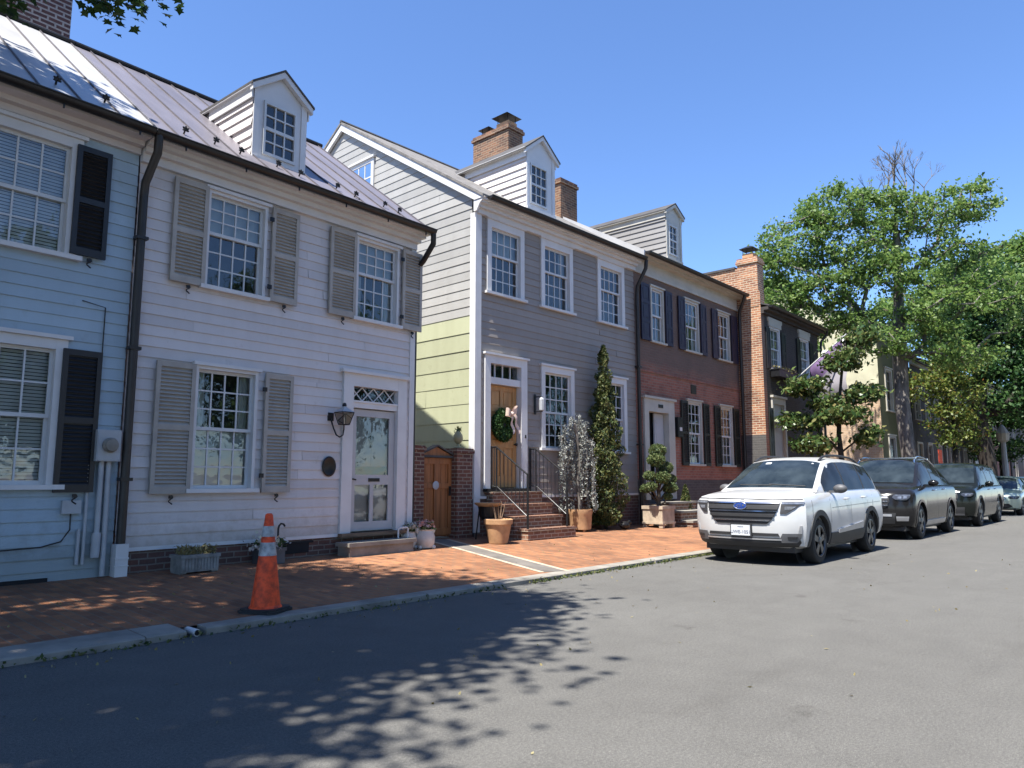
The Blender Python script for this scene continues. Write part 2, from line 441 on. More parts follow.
# a flush stone path from the garden gate to the kerb
def path_pt(t, off):
    a = Vector((9.55, 10.3)); b = Vector((8.2, 6.46)); p = a.lerp(b, t)
    d = (b - a).normalized(); n_ = Vector((d.y, -d.x))
    q = p - n_ * off
    return (q.x, q.y, gz(q.y) + .005)
g = MB()
ts = [k / 12 for k in range(13)]
g.grid([[path_pt(t, o_) for t in ts] for o_ in (-.17, .17)])
g.grid([[path_pt(t, o_) for t in ts] for o_ in (-.25, -.172)], m=1)
g.grid([[path_pt(t, o_) for t in ts] for o_ in (.172, .25)], m=1)
tag(g.build('path', [M['path_stone'], M['edging']]), kind='structure')

# ------------------------------------------------------------------ house building kit
FR = lambda u, t, z: (u, -t, z)                    # front walls: u along x, t outwards
_sr = random.Random(99)
def siding(mb, holes, u0, u1, z0, z1, fn=FR, exp=.135, thick=.018, m=0):
    """lapped boards; u0,u1 numbers or functions of z; holes (u0,u1,z0,z1)"""
    f0 = u0 if callable(u0) else (lambda z: u0); f1 = u1 if callable(u1) else (lambda z: u1)
    n = max(1, round((z1 - z0) / exp)); e = (z1 - z0) / n
    for k in range(n):
        a, b = z0 + k * e, z0 + (k + 1) * e
        cuts = sorted({a, b} | {h for H in holes for h in (H[2], H[3]) if a + 1e-4 < h < b - 1e-4})
        for c, d in zip(cuts, cuts[1:]):
            mid = (c + d) / 2
            hs = sorted((H[0], H[1]) for H in holes if H[2] < mid < H[3])
            L0, R0, L1, R1 = f0(c), f1(c), f0(d), f1(d)
            segs = []; cur = None
            lo = (L0, L1)
            for h0, h1 in hs:
                segs.append((lo, (h0, h0))); lo = (h1, h1)
            segs.append((lo, (R0, R1)))
            tc_, td = thick * (1 - (c - a) / e * .85), thick * (1 - (d - a) / e * .85)
            cut_ = []
            for (p0, p1), (q0, q1) in segs:
                if q0 - p0 > 1.4 and _sr.random() < .55:
                    j_ = _sr.uniform(p0 + .5, q0 - .5)
                    cut_ += [((p0, p1), (j_ - .002, j_ - .002)), ((j_ + .002, j_ + .002), (q0, q1))]
                else: cut_.append(((p0, p1), (q0, q1)))
            for (p0, p1), (q0, q1) in cut_:
                if q0 - p0 < .005 and q1 - p1 < .005: continue
                wv = _sr.uniform(.75, 1.25); tc_, td = thick * wv * (1 - (c - a) / e * .85), thick * wv * (1 - (d - a) / e * .85)
                mb.quad(fn(p0, tc_, c), fn(q0, tc_, c), fn(q1, td, d), fn(p1, td, d), m=m)
                if c == a: mb.quad(fn(p0, 0, c), fn(q0, 0, c), fn(q0, tc_, c), fn(p0, tc_, c), m=m)
def flatwall(mb, holes, u0, u1, z0, z1, fn=FR, m=0, depth=0.0):
    us = sorted({u0, u1} | {h for H in holes for h in H[:2] if u0 < h < u1})
    zs = sorted({z0, z1} | {h for H in holes for h in H[2:4] if z0 < h < z1})
    for a, b in zip(us, us[1:]):
        for c, d in zip(zs, zs[1:]):
            um, zm = (a + b) / 2, (c + d) / 2
            if any(H[0] < um < H[1] and H[2] < zm < H[3] for H in holes): continue
            mb.quad(fn(a, depth, c), fn(b, depth, c), fn(b, depth, d), fn(a, depth, d), m=m)
def shade_back(parent, x0, x1, z0, z1, y=.16, what='dark'):
    MB().quad((x0, y, z0), (x1, y, z0), (x1, y, z1), (x0, y, z1)).build('dark_interior', M[what], parent)
def window(house, x0, x1, z0, z1, nc=4, rt=3, rb=3, cas=.10, trim='white', sash='sash', crown=True, sill=True,
           back=None, y=0.0, proud=.045, depth=.10, label=None, mw=.02, split=.5, head=None):
    """x0..z1 is the hole in the wall; casing lies outside it. back: dict(upper=, lower=) of what hangs behind the panes"""
    f = MB()
    fa, fb = y - proud, y + depth
    hd = head or cas
    f.box(x0 - cas, x0, fa, fb, z0, z1 + hd); f.box(x1, x1 + cas, fa, fb, z0, z1 + hd)
    f.box(x0, x1, fa + .002, fb, z1, z1 + hd - .001)
    if crown: f.box(x0 - cas - .04, x1 + cas + .04, fa - .035, y + .02, z1 + hd, z1 + hd + .045)
    win = f.build('window', M[trim], house)
    if label: win['label'] = label
    if sill:
        MB().box(x0 - cas - .06, x1 + cas + .06, fa - .05, fb, z0 - .055, z0 - .001).build('sill', M[trim], win)
    zm = z0 + (z1 - z0) * (1 - split)
    s = MB(); st = .038
    def leaf(a, b, c, d, yy, n_, r_):
        s.box(a, a + st, yy, yy + .03, c, d); s.box(b - st, b, yy, yy + .03, c, d)
        s.box(a + st, b - st, yy + .001, yy + .029, c, c + .045); s.box(a + st, b - st, yy + .001, yy + .029, d - .04, d)
        w = (b - a - 2 * st); h = d - c - .085
        for k in range(1, n_): s.box(a + st + w * k / n_ - mw / 2, a + st + w * k / n_ + mw / 2, yy + .004, yy + .026, c + .045, d - .04)
        for k in range(1, r_): s.box(a + st, b - st, yy + .006, yy + .024, c + .045 + h * k / r_ - mw / 2, c + .045 + h * k / r_ + mw / 2)
    yu, yl = y + .025, y + .058
    leaf(x0, x1, zm - .02, z1, yu, nc, rt)
    leaf(x0, x1, z0, zm + .02, yl, nc, rb)
    so = s.build('sash', M[sash], win)
    p = MB()
    p.quad((x0, yu + .015, zm), (x1, yu + .015, zm), (x1, yu + .015, z1), (x0, yu + .015, z1))
    p.quad((x0, yl + .015, z0), (x1, yl + .015, z0), (x1, yl + .015, zm), (x0, yl + .015, zm))
    p.build('pane', M['glass'], win)
    shade_back(win, x0, x1, z0, z1, y + depth + .06)
    # close the gap between casing and backing
    back = back or {}
    for key, (a, b) in (('upper', (zm, z1)), ('lower', (z0, zm))):
        kind = back.get(key)
        if not kind: continue
        q = MB(); yb = y + depth + .01
        if kind == 'blind':
            z = a + .02
            while z < b - .02:
                q.quad((x0, yb, z), (x1, yb, z), (x1, yb + .012, z + .033), (x0, yb + .012, z + .033)); z += .04
            q.build('blind', M['blind'], win)
        elif kind == 'curtain':
            n_ = 40; rows = []
            for zz in (a, b):
                rows.append([(x0 + (x1 - x0) * k / n_, yb + .018 * math.sin(k * 1.3) + .006 * math.sin(k * .7), zz) for k in range(n_ + 1)])
            q.grid(rows).build('curtain', M['curtain'], win, smooth=True)
        elif kind == 'sides':
            for (p0, p1) in ((x0, x0 + (x1 - x0) * .22), (x1 - (x1 - x0) * .22, x1)):
                n_ = 14; rows = []
                for zz in (a, b):
                    rows.append([(p0 + (p1 - p0) * k / n_, yb + .014 * math.sin(k * 1.4), zz) for k in range(n_ + 1)])
                q.grid(rows)
            q.build('curtain', M['curtain'], win, smooth=True)
        elif kind == 'shade':
            q.quad((x0, yb, a + (b - a) * .02), (x1, yb, a + (b - a) * .02), (x1, yb, b), (x0, yb, b)).build('window_shade', M['shade'], win)
    return win
def hook(house_part, x, z, y=-.075, s=1):
    h = MB()
    pts = [(x + .012 * math.sin(k * .9) * s * 2.2, y - .02, z - .02 - k * .014) for k in range(9)]
    h.tube(pts, .009, 6); h.box(x - .022, x + .022, y - .03, y - .005, z - .06, z - .02)
    h.build('shutter_hook', M['iron'], house_part)
def shutter(house, x0, x1, z0, z1, mat, y=-.05, rails=1, louver=True, hk=True, hinge=None, label=None):
    s = MB(); st = .055; t0, t1 = y - .035, y
    s.box(x0, x0 + st, t0, t1, z0, z1); s.box(x1 - st, x1, t0, t1, z0, z1)
    zz = [z0] + [z0 + (z1 - z0) * (k + 1) / (rails + 1) for k in range(rails)] + [z1]
    edges = []
    for k, z in enumerate(zz):
        a, b = (z, z + .09) if k == 0 else ((z - .07, z) if k == len(zz) - 1 else (z - .035, z + .035))
        s.box(x0 + st, x1 - st, t0 + .001, t1 - .001, a, b); edges.append((a, b))
    for (a0, a1), (b0, b1) in zip(edges, edges[1:]):
        if louver:
            n_ = max(3, int((b0 - a1) / .046)); h = (b0 - a1) / n_
            for k in range(n_):
                z = a1 + k * h
                s.quad((x0 + st, t0 + .004, z), (x1 - st, t0 + .004, z), (x1 - st, t1 - .006, z + h * .66), (x0 + st, t1 - .006, z + h * .66))
                s.quad((x0 + st, t0 + .004, z), (x0 + st, t0 + .010, z - .006), (x1 - st, t0 + .010, z - .006), (x1 - st, t0 + .004, z))
            s.quad((x0 + st, t1 - .003, a1), (x1 - st, t1 - .003, a1), (x1 - st, t1 - .003, b0), (x0 + st, t1 - .003, b0))
        else:
            s.box(x0 + st, x1 - st, t0 + .012, t1 - .004, a1, b0)
            s.box(x0 + st + .05, x1 - st - .05, t0 + .005, t0 + .0125, a1 + .06, b0 - .06)
    o = s.build('shutter', M[mat], house)
    if label: o['label'] = label
    if hk: hook(o, (x0 + x1) / 2 + .02, z0, y)
    if hinge:
        h = MB(); xx = x0 - .02 if hinge == 'l' else x1 + .02
        for z in (z0 + (z1 - z0) * .14, z0 + (z1 - z0) * .86): h.box(xx - .03, xx + .03, y - .055, y - .03, z - .03, z + .03)
        h.build('hinge', M['iron'], o)
    return o
def slab(mb, pts, t, m=0):
    """a sloping roof slab from four corner points, thickened downwards"""
    lo = [(p[0], p[1], p[2] - t) for p in pts]
    i = mb.vs(pts); j = mb.vs(lo); n_ = len(pts)
    mb.f.append(tuple(i + k for k in range(n_))); mb.m.append(m)
    mb.f.append(tuple(j + k for k in reversed(range(n_)))); mb.m.append(m)
    for k in range(n_):
        q = (k + 1) % n_; mb.f.append((i + k, j + k, j + q, i + q)); mb.m.append(m)
def gutter(house, x0, x1, y, z, r=.065, name='gutter', spikes=True, mat='gutter'):
    g_ = MB(); n_ = 9
    for a, s in ((r, 1), (r - .008, -1)):
        rows = [[(x, y + a * math.cos(math.pi + math.pi * k / n_), z + a * math.sin(math.pi + math.pi * k / n_)) for x in (x0, x1)] for k in range(n_ + 1)]
        g_.grid(rows if s > 0 else rows[::-1])
    for xx in (x0, x1): g_.quad(*[(xx, y + r * math.cos(math.pi + math.pi * k / n_), z + r * math.sin(math.pi + math.pi * k / n_)) for k in range(n_ + 1)])
    g_.tube([(x0, y - r, z), (x1, y - r, z)], .012, 6)
    if spikes:
        x = x0 + .4
        while x < x1: g_.box(x - .008, x + .008, y - .01, y + .01, z - r - .05, z - r + .01); x += .85
    return g_.build(name, M[mat], house, smooth=True)
def chimney(house, x0, x1, y0, y1, z0, z1, mat, pots=None, cap=.16, corb=.045):
    c = MB()
    c.box(x0, x1, y0, y1, z0, z1 - cap)
    c.box(x0 - corb, x1 + corb, y0 - corb, y1 + corb, z1 - cap, z1 - cap * .45)
    c.box(x0 - corb * .3, x1 + corb * .3, y0 - corb * .3, y1 + corb * .3, z1 - cap * .45, z1)
    o = c.build('chimney', M[mat], house)
    return o
def dormer(house, x0, x1, yf, zb, ze, za, glass, side_mat, front_mat, roof_mat, roof_slope, roof_z0, roof_y0, ov=.08, nc=3, soffit=None):
    """gabled dormer; yf front plane, zb sill height, ze eave, za ridge; the main roof is z=roof_z0+roof_slope*(y-roof_y0)"""
    d = MB(); yr = lambda z: roof_y0 + (z - roof_z0) / roof_slope
    xm = (x0 + x1) / 2
    g0, g1, gz0, gz1 = glass
    holes = [(g0, g1, gz0, gz1)]
    flatwall(d, holes, x0, x1, zb - .25, ze, fn=lambda u, t, z: (u, yf - t, z))
    d.quad((x0, yf, ze), (x1, yf, ze), (xm, yf, za))
    d.box(x0 - .012, x0 + .085, yf - .022, yf + .01, zb, ze); d.box(x1 - .085, x1 + .012, yf - .022, yf + .01, zb, ze)
    d.box(x0 - .02, x1 + .02, yf - .045, yf + .01, zb - .06, zb - .002)
    o = d.build('dormer', M[front_mat], house)
    for sx, sgn in ((x0, -1), (x1, 1)):
        c = MB()
        siding(c, [], lambda z: yf, lambda z: max(yf + .01, yr(z)), zb - .2, ze, fn=lambda u, t, z, sx=sx, sgn=sgn: (sx + sgn * t, u, z), exp=.17, thick=.03)
        c.build('dormer_cheek', M[side_mat], o)
    r = MB()
    sl = (za - ze) / (xm - x0)
    for sgn in (-1, 1):
        e = xm + sgn * (xm - x0 + ov); zl = za - sl * (xm - x0 + ov)
        f0 = yf - .10
        slab(r, [(xm, f0, za + .05), (e, f0, zl + .05), (e, yr(zl) + .1, zl + .05), (xm, yr(za) + .1, za + .05)], .035)
    r.build('dormer_roof', M[roof_mat], o, fix=True)
    t = MB()
    for sgn in (-1, 1):
        e = xm + sgn * (xm - x0 + ov * .8); zl = za - sl * (xm - x0 + ov * .8)
        t.prism([(xm, za + .012), (e, zl + .012), (e, zl - .085), (xm, za - .085)], lambda u, v, q: (u, q, v), yf - .085, yf - .012)
        # eave board along the cheek
        t.box(xm + sgn * (xm - x0 + .03), xm + sgn * (xm - x0 + .055), yf - .02, yr(ze - .2), ze - .24, ze - .02)
        t.box(xm + sgn * (xm - x0 + .0551), xm + sgn * (xm - x0 + ov * .95), yf - .05, yr(ze) - .02, ze - .075, ze - .045)
    t.build('bargeboard', M[soffit or front_mat], o, fix=True)
    window_in = MB()
    s = .035
    zm = (gz0 + gz1) / 2
    window_in.box(g0, g0 + s, yf - .03, yf + .05, gz0, gz1); window_in.box(g1 - s, g1, yf - .03, yf + .05, gz0, gz1)
    window_in.box(g0 + s, g1 - s, yf - .029, yf + .05, gz0, gz0 + .045); window_in.box(g0 + s, g1 - s, yf - .029, yf + .05, gz1 - .04, gz1)
    window_in.box(g0 + s, g1 - s, yf - .02, yf + .05, zm - .025, zm + .025)
    for k in range(1, nc):
        xx = g0 + s + (g1 - g0 - 2 * s) * k / nc
        window_in.box(xx - .01, xx + .01, yf - .015, yf + .03, gz0 + .045, zm - .025); window_in.box(xx - .01, xx + .01, yf - .015, yf + .03, zm + .025, gz1 - .04)
    for a, b in ((gz0 + .045, zm - .025), (zm + .025, gz1 - .04)):
        window_in.box(g0 + s, g1 - s, yf - .013, yf + .028, (a + b) / 2 - .01, (a + b) / 2 + .01)
    w = window_in.build('window', M['sash'], o)
    MB().quad((g0, yf + .01, gz0), (g1, yf + .01, gz0), (g1, yf + .01, gz1), (g0, yf + .01, gz1)).build('pane', M['glass'], o)
    MB().quad((g0, yf + .12, gz0), (g1, yf + .12, gz0), (g1, yf + .12, gz1), (g0, yf + .12, gz1)).build('dark_interior', M['dark'], o)
    return o
# ================================================================== the two board houses sharing one eave
A2 = R(2)
def house_body(parent, x0, x1, depth, z0, zt, mat, left=True, right=True, y0=0.0, ridge=None, back=True):
    b = MB()
    if left: b.quad((x0, y0, z0), (x0, depth, z0), (x0, depth, zt), (x0, y0, zt))
    if right: b.quad((x1, y0, z0), (x1, depth, z0), (x1, depth, zt), (x1, y0, zt))
    if ridge:
        yr, zr = ridge
        for on, x in ((left, x0), (right, x1)):
            if on: b.quad((x, y0, zt), (x, depth, zt), (x, yr, zr))
    if back: b.quad((x0, depth, z0), (x1, depth, z0), (x1, depth, zt), (x0, depth, zt))
    return b.build('wall', M[mat], parent)
EY, EZ, RY, RZ = -.36, 5.66, 3.0, 8.2          # eave and ridge of the first two houses
RS = (RZ - EZ) / (RY - EY)
def roof_pair(parent, x0, x1, mat, seam0):
    r = MB()
    slab(r, [(x0, EY, EZ), (x1, EY, EZ), (x1, RY, RZ), (x0, RY, RZ)], .05)
    slab(r, [(x0, RY, RZ), (x1, RY, RZ), (x1, 2 * RY - EY, EZ), (x0, 2 * RY - EY, EZ)], .05)
    o = r.build('roof', M[mat], parent, fix=True)
    s = MB(); x = seam0
    while x < x1 - .05:
        d = .014
        s.prism([(EY, EZ), (RY, RZ), (RY, RZ + .028), (EY, EZ + .028)], lambda u, v, t: (t, u, v), x - d / 2, x + d / 2); x += .44
    s.build('standing_seam', M['roof_seam'], o, fix=True)
    MB().tube([(x0, RY, RZ + .03), (x1, RY, RZ + .03)], .045, 8).build('ridge_cap', M['iron'], o)
    return o
def snow_guard(roof, x, y):
    z = EZ + RS * (y - EY)
    g_ = MB()
    c = Vector((x, y - .03, z + .06))
    g_.tube([(x, y + .02, z), (x, y - .03, z + .06)], .012, 6)
    for k in range(5):
        a = math.pi / 2 + (k - 2) * 1.05
        d = Vector((math.cos(a), -.25, math.sin(a) * .9)) * .05
        g_.tube([c, c + d * .6, c + d], [.012, .018, .007], 6)
    g_.build('snow_guard', M['iron'], roof, smooth=True)

# ---- blue-grey house at the end of the row in the picture
H0 = thing('board_house', 'blue-grey clapboard house with black shutters and a silver metal roof', 'house', (3.6, 9.53, 0), A2)
ho = [(-1.62, -.80, 1.26, 2.80), (-1.62, -.80, 3.93, 5.24)]
ext = [(h[0] - .10, h[1] + .10, h[2] - .0, h[3] + .10) for h in ho]
w = MB(); siding(w, ho, -4.0, -.02, .16, 5.42, exp=.137)
w.build('wall', M['blue_siding'], H0)
house_body(H0, -4.0, -.02, 6.2, .1, 5.6, 'blue_siding', right=False)
window(H0, *ho[0], nc=3, rt=2, rb=2, back=dict(upper='blind', lower='blind'), cas=.12, split=.5)
window(H0, *ho[1], nc=3, rt=2, rb=2, back=dict(upper='blind', lower='blind'), cas=.12, split=.5, crown=True)
shutter(H0, -.73, -.31, 1.17, 2.82, 'black_shutter', rails=1)
shutter(H0, -.75, -.36, 3.95, 5.29, 'black_shutter', rails=1)
t = MB(); t.box(-4.0, -.02, -.06, 0, 5.42, 5.50); t.box(-4.0, -.02, -.16, 0, 5.50, 5.56); t.box(-4.0, -.02, -.33, 0, 5.56, 5.61)
t.build('cornice', M['white_siding'], H0)
t = MB(); t.box(-4.0, -.06, -.03, 0, .10, .155); t.build('skirting', M['blue_siding'], H0)
t = MB(); t.box(-1.5, -.72, -.036, -.032, .185, .225); t.box(-1.52, -.70, -.034, -.02, .18, .23); t.build('vent', M['dark'], H0)
r0 = roof_pair(H0, -4.0, .12, 'roof_white', -3.9)
for x in (-1.0, -.45): snow_guard(r0, x, EY + .42)
gutter(H0, -4.0, -.03, EY - .06, EZ - .03, .075)
chimney(H0, -2.6, .16, RY + .35, RY + 1.2, RZ - .5, RZ + 3.2, 'purple_brick')

# ---- white house with taupe shutters
H1 = thing('board_house', 'white clapboard house with taupe louvred shutters, one dormer and a wall lantern by its door', 'house', (3.6, 9.53, 0), A2)
HX = 4.76
lw = (.91, 1.74, 1.20, 2.78); u1 = (.95, 1.78, 3.92, 5.22); u2 = (3.50, 4.33, 3.92, 5.22); dr = (3.47, 4.40, .50, 2.83)
holes = [lw, u1, u2, dr]
w = MB(); siding(w, holes, .0, HX - .09, .50, 5.34, exp=.137)
w.build('wall', M['white_siding'], H1)
f = MB(); f.box(0.0, HX, .0, .2, .05, .50); f.box(.0, HX - .09, -.028, .0, .455, .50, m=1)
f.build('foundation', [M['fnd_brick'], M['white']], H1)
MB().box(2.05, 2.75, -.012, .02, .26, .40).box(1.98, 2.82, -.022, .02, .40, .43).build('vent', M['dark'], H1)
house_body(H1, 0, HX, 6.2, .1, 5.6, 'white_siding', left=False, y0=.012, ridge=(RY, RZ - .06))
MB().box(HX - .09, HX + .02, -.032, .06, .46, 5.42).build('corner_board', M['white'], H1)
window(H1, *lw, nc=4, rt=3, rb=3, back=dict(upper='sides', lower='shade'), cas=.045, depth=.12)
window(H1, *u1, nc=4, rt=3, rb=3, back=dict(upper='shade'), cas=.045, split=.42)
window(H1, *u2, nc=4, rt=3, rb=3, back=dict(upper='shade', lower='sides'), cas=.045, split=.42)
for a, b, c, d, hg in ((.34, .855, 1.14, 2.82, None), (1.885, 2.34, 1.14, 2.82, 'l'), (.43, .90, 3.88, 5.28, None), (1.885, 2.34, 3.88, 5.28, 'l'),
                   (2.92, 3.43, 3.88, 5.28, None), (4.43, 4.88, 3.88, 5.28, 'l')):
    shutter(H1, a, b, c, d, 'taupe', rails=1, hinge=hg)
t = MB(); t.box(.0, HX, -.07, 0, 5.34, 5.45); t.box(.0, HX + .02, -.15, 0, 5.45, 5.52); t.box(.0, HX + .05, -.24, 0, 5.52, 5.57); t.box(.0, HX + .08, -.34, 0, 5.57, 5.61)
t.build('cornice', M['white'], H1)
r1 = roof_pair(H1, .13, HX + .10, 'roof_grey', .35)
for x in (.52, .98, 1.35, 1.98, 2.32, 3.05, 3.36, 4.02, 4.30): snow_guard(r1, x, EY + .34 + .05 * math.sin(x * 7))
gutter(H1, -.02, HX + .07, EY - .06, EZ - .03, .075)
MB().prism([(EY, EZ - .06), (RY, RZ - .06), (RY, RZ - .22), (EY + .2, EZ - .06)], lambda u, v, q: (q, u, v), HX + .02, HX + .07).build('rake_board', M['white'], H1, fix=True)
dormer(H1, 1.67, 2.57, .22, 6.10, 7.23, 7.56, (1.83, 2.40, 6.17, 7.02), 'white_siding', 'white', 'roof_dark', RS, EZ, EY, ov=.10, nc=3, soffit='white')
d = MB(); d.tube([(.03, EY - .06, EZ - .08), (.03, EY - .05, EZ - .30), (.03, -.12, EZ - .62), (.03, -.10, EZ - .8), (.03, -.10, .56)], .052, 10)
for z in (1.3, 2.9, 4.3): d.box(-.04, .10, -.16, -.04, z, z + .04)
dp = d.build('downspout', M['downspout'], H1, smooth=True)
MB().box(-.045, .10, -.17, -.03, .15, .56).box(-.052, .107, -.177, -.025, .38, .40).box(-.052, .107, -.177, -.025, .30, .31).build('pipe_boot', M['white'], dp)
MB().tube([(HX + .05, EY - .06, EZ - .06), (HX + .06, EY - .05, EZ - .26), (HX + .08, -.14, EZ - .52), (HX + .10, .08, EZ - .66), (HX + .10, .09, .5)], .05, 10).build('downspout', M['iron'], H1, smooth=True)
# front door: surround, lattice transom, screen door
f = MB(); fa = -.055
f.box(dr[0] - .20, dr[0], fa, .14, .50, 3.0); f.box(dr[1], dr[1] + .19, fa, .14, .50, 3.0)
f.box(dr[0], dr[1], fa + .002, .14, 2.80, 3.0); f.box(dr[0] - .26, dr[1] + .22, fa - .05, .02, 3.0, 3.05)
f.box(dr[0], dr[1], fa + .03, .14, 2.46, 2.56); f.box(dr[0], dr[1], fa + .012, .1, 2.545, 2.575)
f.build('door_surround', M['white'], H1)
tr = MB(); n_ = 4
wd = dr[1] - dr[0]; 
for k in range(-1, n_):
    xa = dr[0] + wd * k / n_
    for s0, s1 in ((0, 1), (1, 0)):
        p = [(dr[0] + wd * (k + s0 * 1.0) / n_ + (0 if s0 == 0 else 0), 2.58), (dr[0] + wd * (k + s1 * 1.0) / n_, 2.80)]
        if k < 0: continue
        (xa_, za_), (xb_, zb_) = p
        tr.tube([(xa_, .04, za_), (xb_, .04, zb_)], .011, 4)
lt = tr.build('transom', M['white'], H1)
MB().quad((dr[0], .06, 2.57), (dr[1], .06, 2.57), (dr[1], .06, 2.81), (dr[0], .06, 2.81)).build('pane', M['glass'], lt)
MB().quad((dr[0], .139, 2.56), (dr[1], .139, 2.56), (dr[1], .139, 2.81), (dr[0], .139, 2.81)).build('dark_interior', M['dark'], lt)
d = MB(); a, b = dr[0] + .01, dr[1] - .01; y0, y1 = .02, .055
d.box(a, a + .11, y0, y1, .52, 2.44); d.box(b - .11, b, y0, y1, .52, 2.44)
for c, e in ((.52, .66), (1.24, 1.40), (2.33, 2.44)): d.box(a + .11, b - .11, y0 + .001, y1 - .001, c, e)
d.box((a + b) / 2 - .035, (a + b) / 2 + .035, y0 + .002, y1 - .002, .66, 1.24)
sd = d.build('screen_door', M['door_grey'], H1)
MB().quad((a + .11, .042, .66), (b - .11, .042, .66), (b - .11, .042, 2.33), (a + .11, .042, 2.33)).build('pane', M['glass'], sd)
q = MB(); q.box(a, b, .10, .13, .5, 2.46); q.box(a + .2, a + .42, .094, .101, 1.5, 2.2); q.box(b - .42, b - .2, .094, .101, 1.5, 2.2)
q.build('inner_door', M['door_grey'], sd)
MB().box(a + .11, b - .11, .05, .07, 1.40, 1.53).build('fabric_panel', M['verdigris'], sd)
MB().box(a + .38, b - .30, .012, .02, 1.29, 1.345).build('letter_slot', M['bronze'], sd)
MB().lathe([(.055, 0), (.065, .01), (.05, .02)], 16, T=Matrix.Rotation(R(90), 3, 'X'), c=((a + b) / 2 + .02, .094, 1.98)).box((a+b)/2, (a+b)/2 + .04, .08, .094, 1.84, 1.95).build('knocker', M['bronze'], sd)
MB().tube([(a + .05, .0, 1.33), (a + .05, -.02, 1.33), (a + .10, -.02, 1.32)], .012, 6).build('handle', M['bronze'], sd)
MB().box(dr[0] - .22, dr[1] + .22, -.13, .1, .445, .5).build('threshold', M['old_wood'], H1)
# wall lantern and oval plaque
L = thing('wall_lantern', 'black wall lantern with clear sloping panes on a curled bracket beside the screen door', 'lantern', tuple(Matrix.Rotation(A2, 3, 'Z') @ Vector((3.06, -.0, 2.2)) + Vector((3.6, 9.53, 0))), A2)
L.scale = (.84, .84, .84)
b = MB(); b.box(-.06, .06, -.035, -.005, .02, .17)
b.tube([(0, -.03, .06), (.03, -.08, -.12), (.05, -.14, -.24), (.08, -.2, -.28), (.12, -.24, -.24), (.13, -.25, -.14), (.13, -.25, -.05)], .014, 8)
b.build('bracket', M['iron'], L, smooth=True)
c0 = Vector((.13, -.25, -.05)); wb, wt, hh = .07, .125, .22
fr = MB()
for k in range(4):
    s0 = [(-1, -1), (1, -1), (1, 1), (-1, 1)][k]; s1 = [(-1, -1), (1, -1), (1, 1), (-1, 1)][(k + 1) % 4]
    B0, T0 = c0 + Vector((s0[0] * wb, s0[1] * wb, 0)), c0 + Vector((s0[0] * wt, s0[1] * wt, hh))
    B1, T1 = c0 + Vector((s1[0] * wb, s1[1] * wb, 0)), c0 + Vector((s1[0] * wt, s1[1] * wt, hh))
    fr.tube([B0, T0], .009, 5); fr.tube([B0, B1], .009, 5); fr.tube([T0, T1], .011, 5)
fr.build('frame', M['iron'], L)
gp = MB()
for k in range(4):
    s0 = [(-1, -1), (1, -1), (1, 1), (-1, 1)][k]; s1 = [(-1, -1), (1, -1), (1, 1), (-1, 1)][(k + 1) % 4]
    gp.quad(*[c0 + Vector(v) for v in ((s0[0]*wb, s0[1]*wb, 0), (s1[0]*wb, s1[1]*wb, 0), (s1[0]*wt, s1[1]*wt, hh), (s0[0]*wt, s0[1]*wt, hh))])
gp.build('glass', M['lamp_glass'], L)
T4 = Matrix.Rotation(R(45), 3, 'Z')
MB().lathe([(.19, 0), (.06, .085), (.05, .09), (.045, .11)], 4, c=c0 + Vector((0, 0, hh)), T=T4).build('roof', M['meter_grey'], L)
MB().lathe([(.03, 0), (.042, .03), (.03, .07), (.01, .08)], 10, c=c0 + Vector((0, 0, hh + .10))).build('finial', M['iron'], L)
MB().lathe([(.012, 0), (.012, .1), (.006, .13)], 8, c=c0).build('candle', M['white'], L)
MB().lathe([(.13, 0), (.135, .012), (.115, .02), (.11, .016)], 28, c=(3.05, -.022, 1.52), T=Matrix.Rotation(R(90), 3, 'X') @ Matrix.Diagonal(Vector((.95, 1.15, 1)))).build('plaque', M['bronze'], H1, smooth=True)
# step
ST = thing('stone_step', 'long worn stone doorstep below the screen door of the white house', 'step', (0, 0, 0))
s = MB(); T = Matrix.Translation(Vector((3.6, 9.53, 0))) @ Matrix.Rotation(A2, 4, 'Z')
s.box(3.18, 4.46, -.42, -.135, .15, .325, T=T).box(3.14, 4.50, -.46, -.13, .326, .385, T=T)
s.build('slab', M['stone'], ST)
# meter and conduits on the blue-grey house
EM = thing('electric_meter', 'grey electric meter box with a round dial and conduits running down beside the downspout', 'meter', (3.6, 9.53, 0), A2)
MB().box(-.33, -.06, -.15, -.018, 1.53, 1.90).box(-.32, -.07, -.158, -.15, 1.54, 1.88).build('box', M['meter_grey'], EM)
MB().lathe([(.085, 0), (.09, .03), (.075, .045), (.07, .075), (.02, .085)], 24, c=(-.19, -.158, 1.72), T=Matrix.Rotation(R(90), 3, 'X')).build('dial', M['stone'], EM, smooth=True)
c = MB(); c.tube([(-.235, -.07, 1.53), (-.235, -.07, .62)], .03, 10); c.tube([(-.155, -.07, 1.53), (-.145, -.07, .2)], .03, 10)
c.tube([(-.235, -.07, .70), (-.24, -.07, .42)], .05, 10); c.tube([(-.36, -.04, 1.5), (-.36, -.05, .35)], .018, 8); c.tube([(-.42, -.04, .75), (-.42, -.04, .35)], .02, 8)
c.build('conduit', M['meter_grey'], EM, smooth=True)
MB().box(-.62, -.42, -.07, -.016, .93, 1.08).build('junction_box', M['meter_grey'], EM)
MB().tube([(-.52, -.05, .94), (-.52, -.06, .75), (-.60, -.05, .62), (-.80, -.045, .57), (-1.4, -.04, .55)], .008, 6).build('cable', M['iron'], EM)
MB().tube([(-.30, -.03, 1.88), (-.30, -.03, 3.38), (-.56, -.03, 3.42)], .007, 5).build('cable', M['iron'], EM)

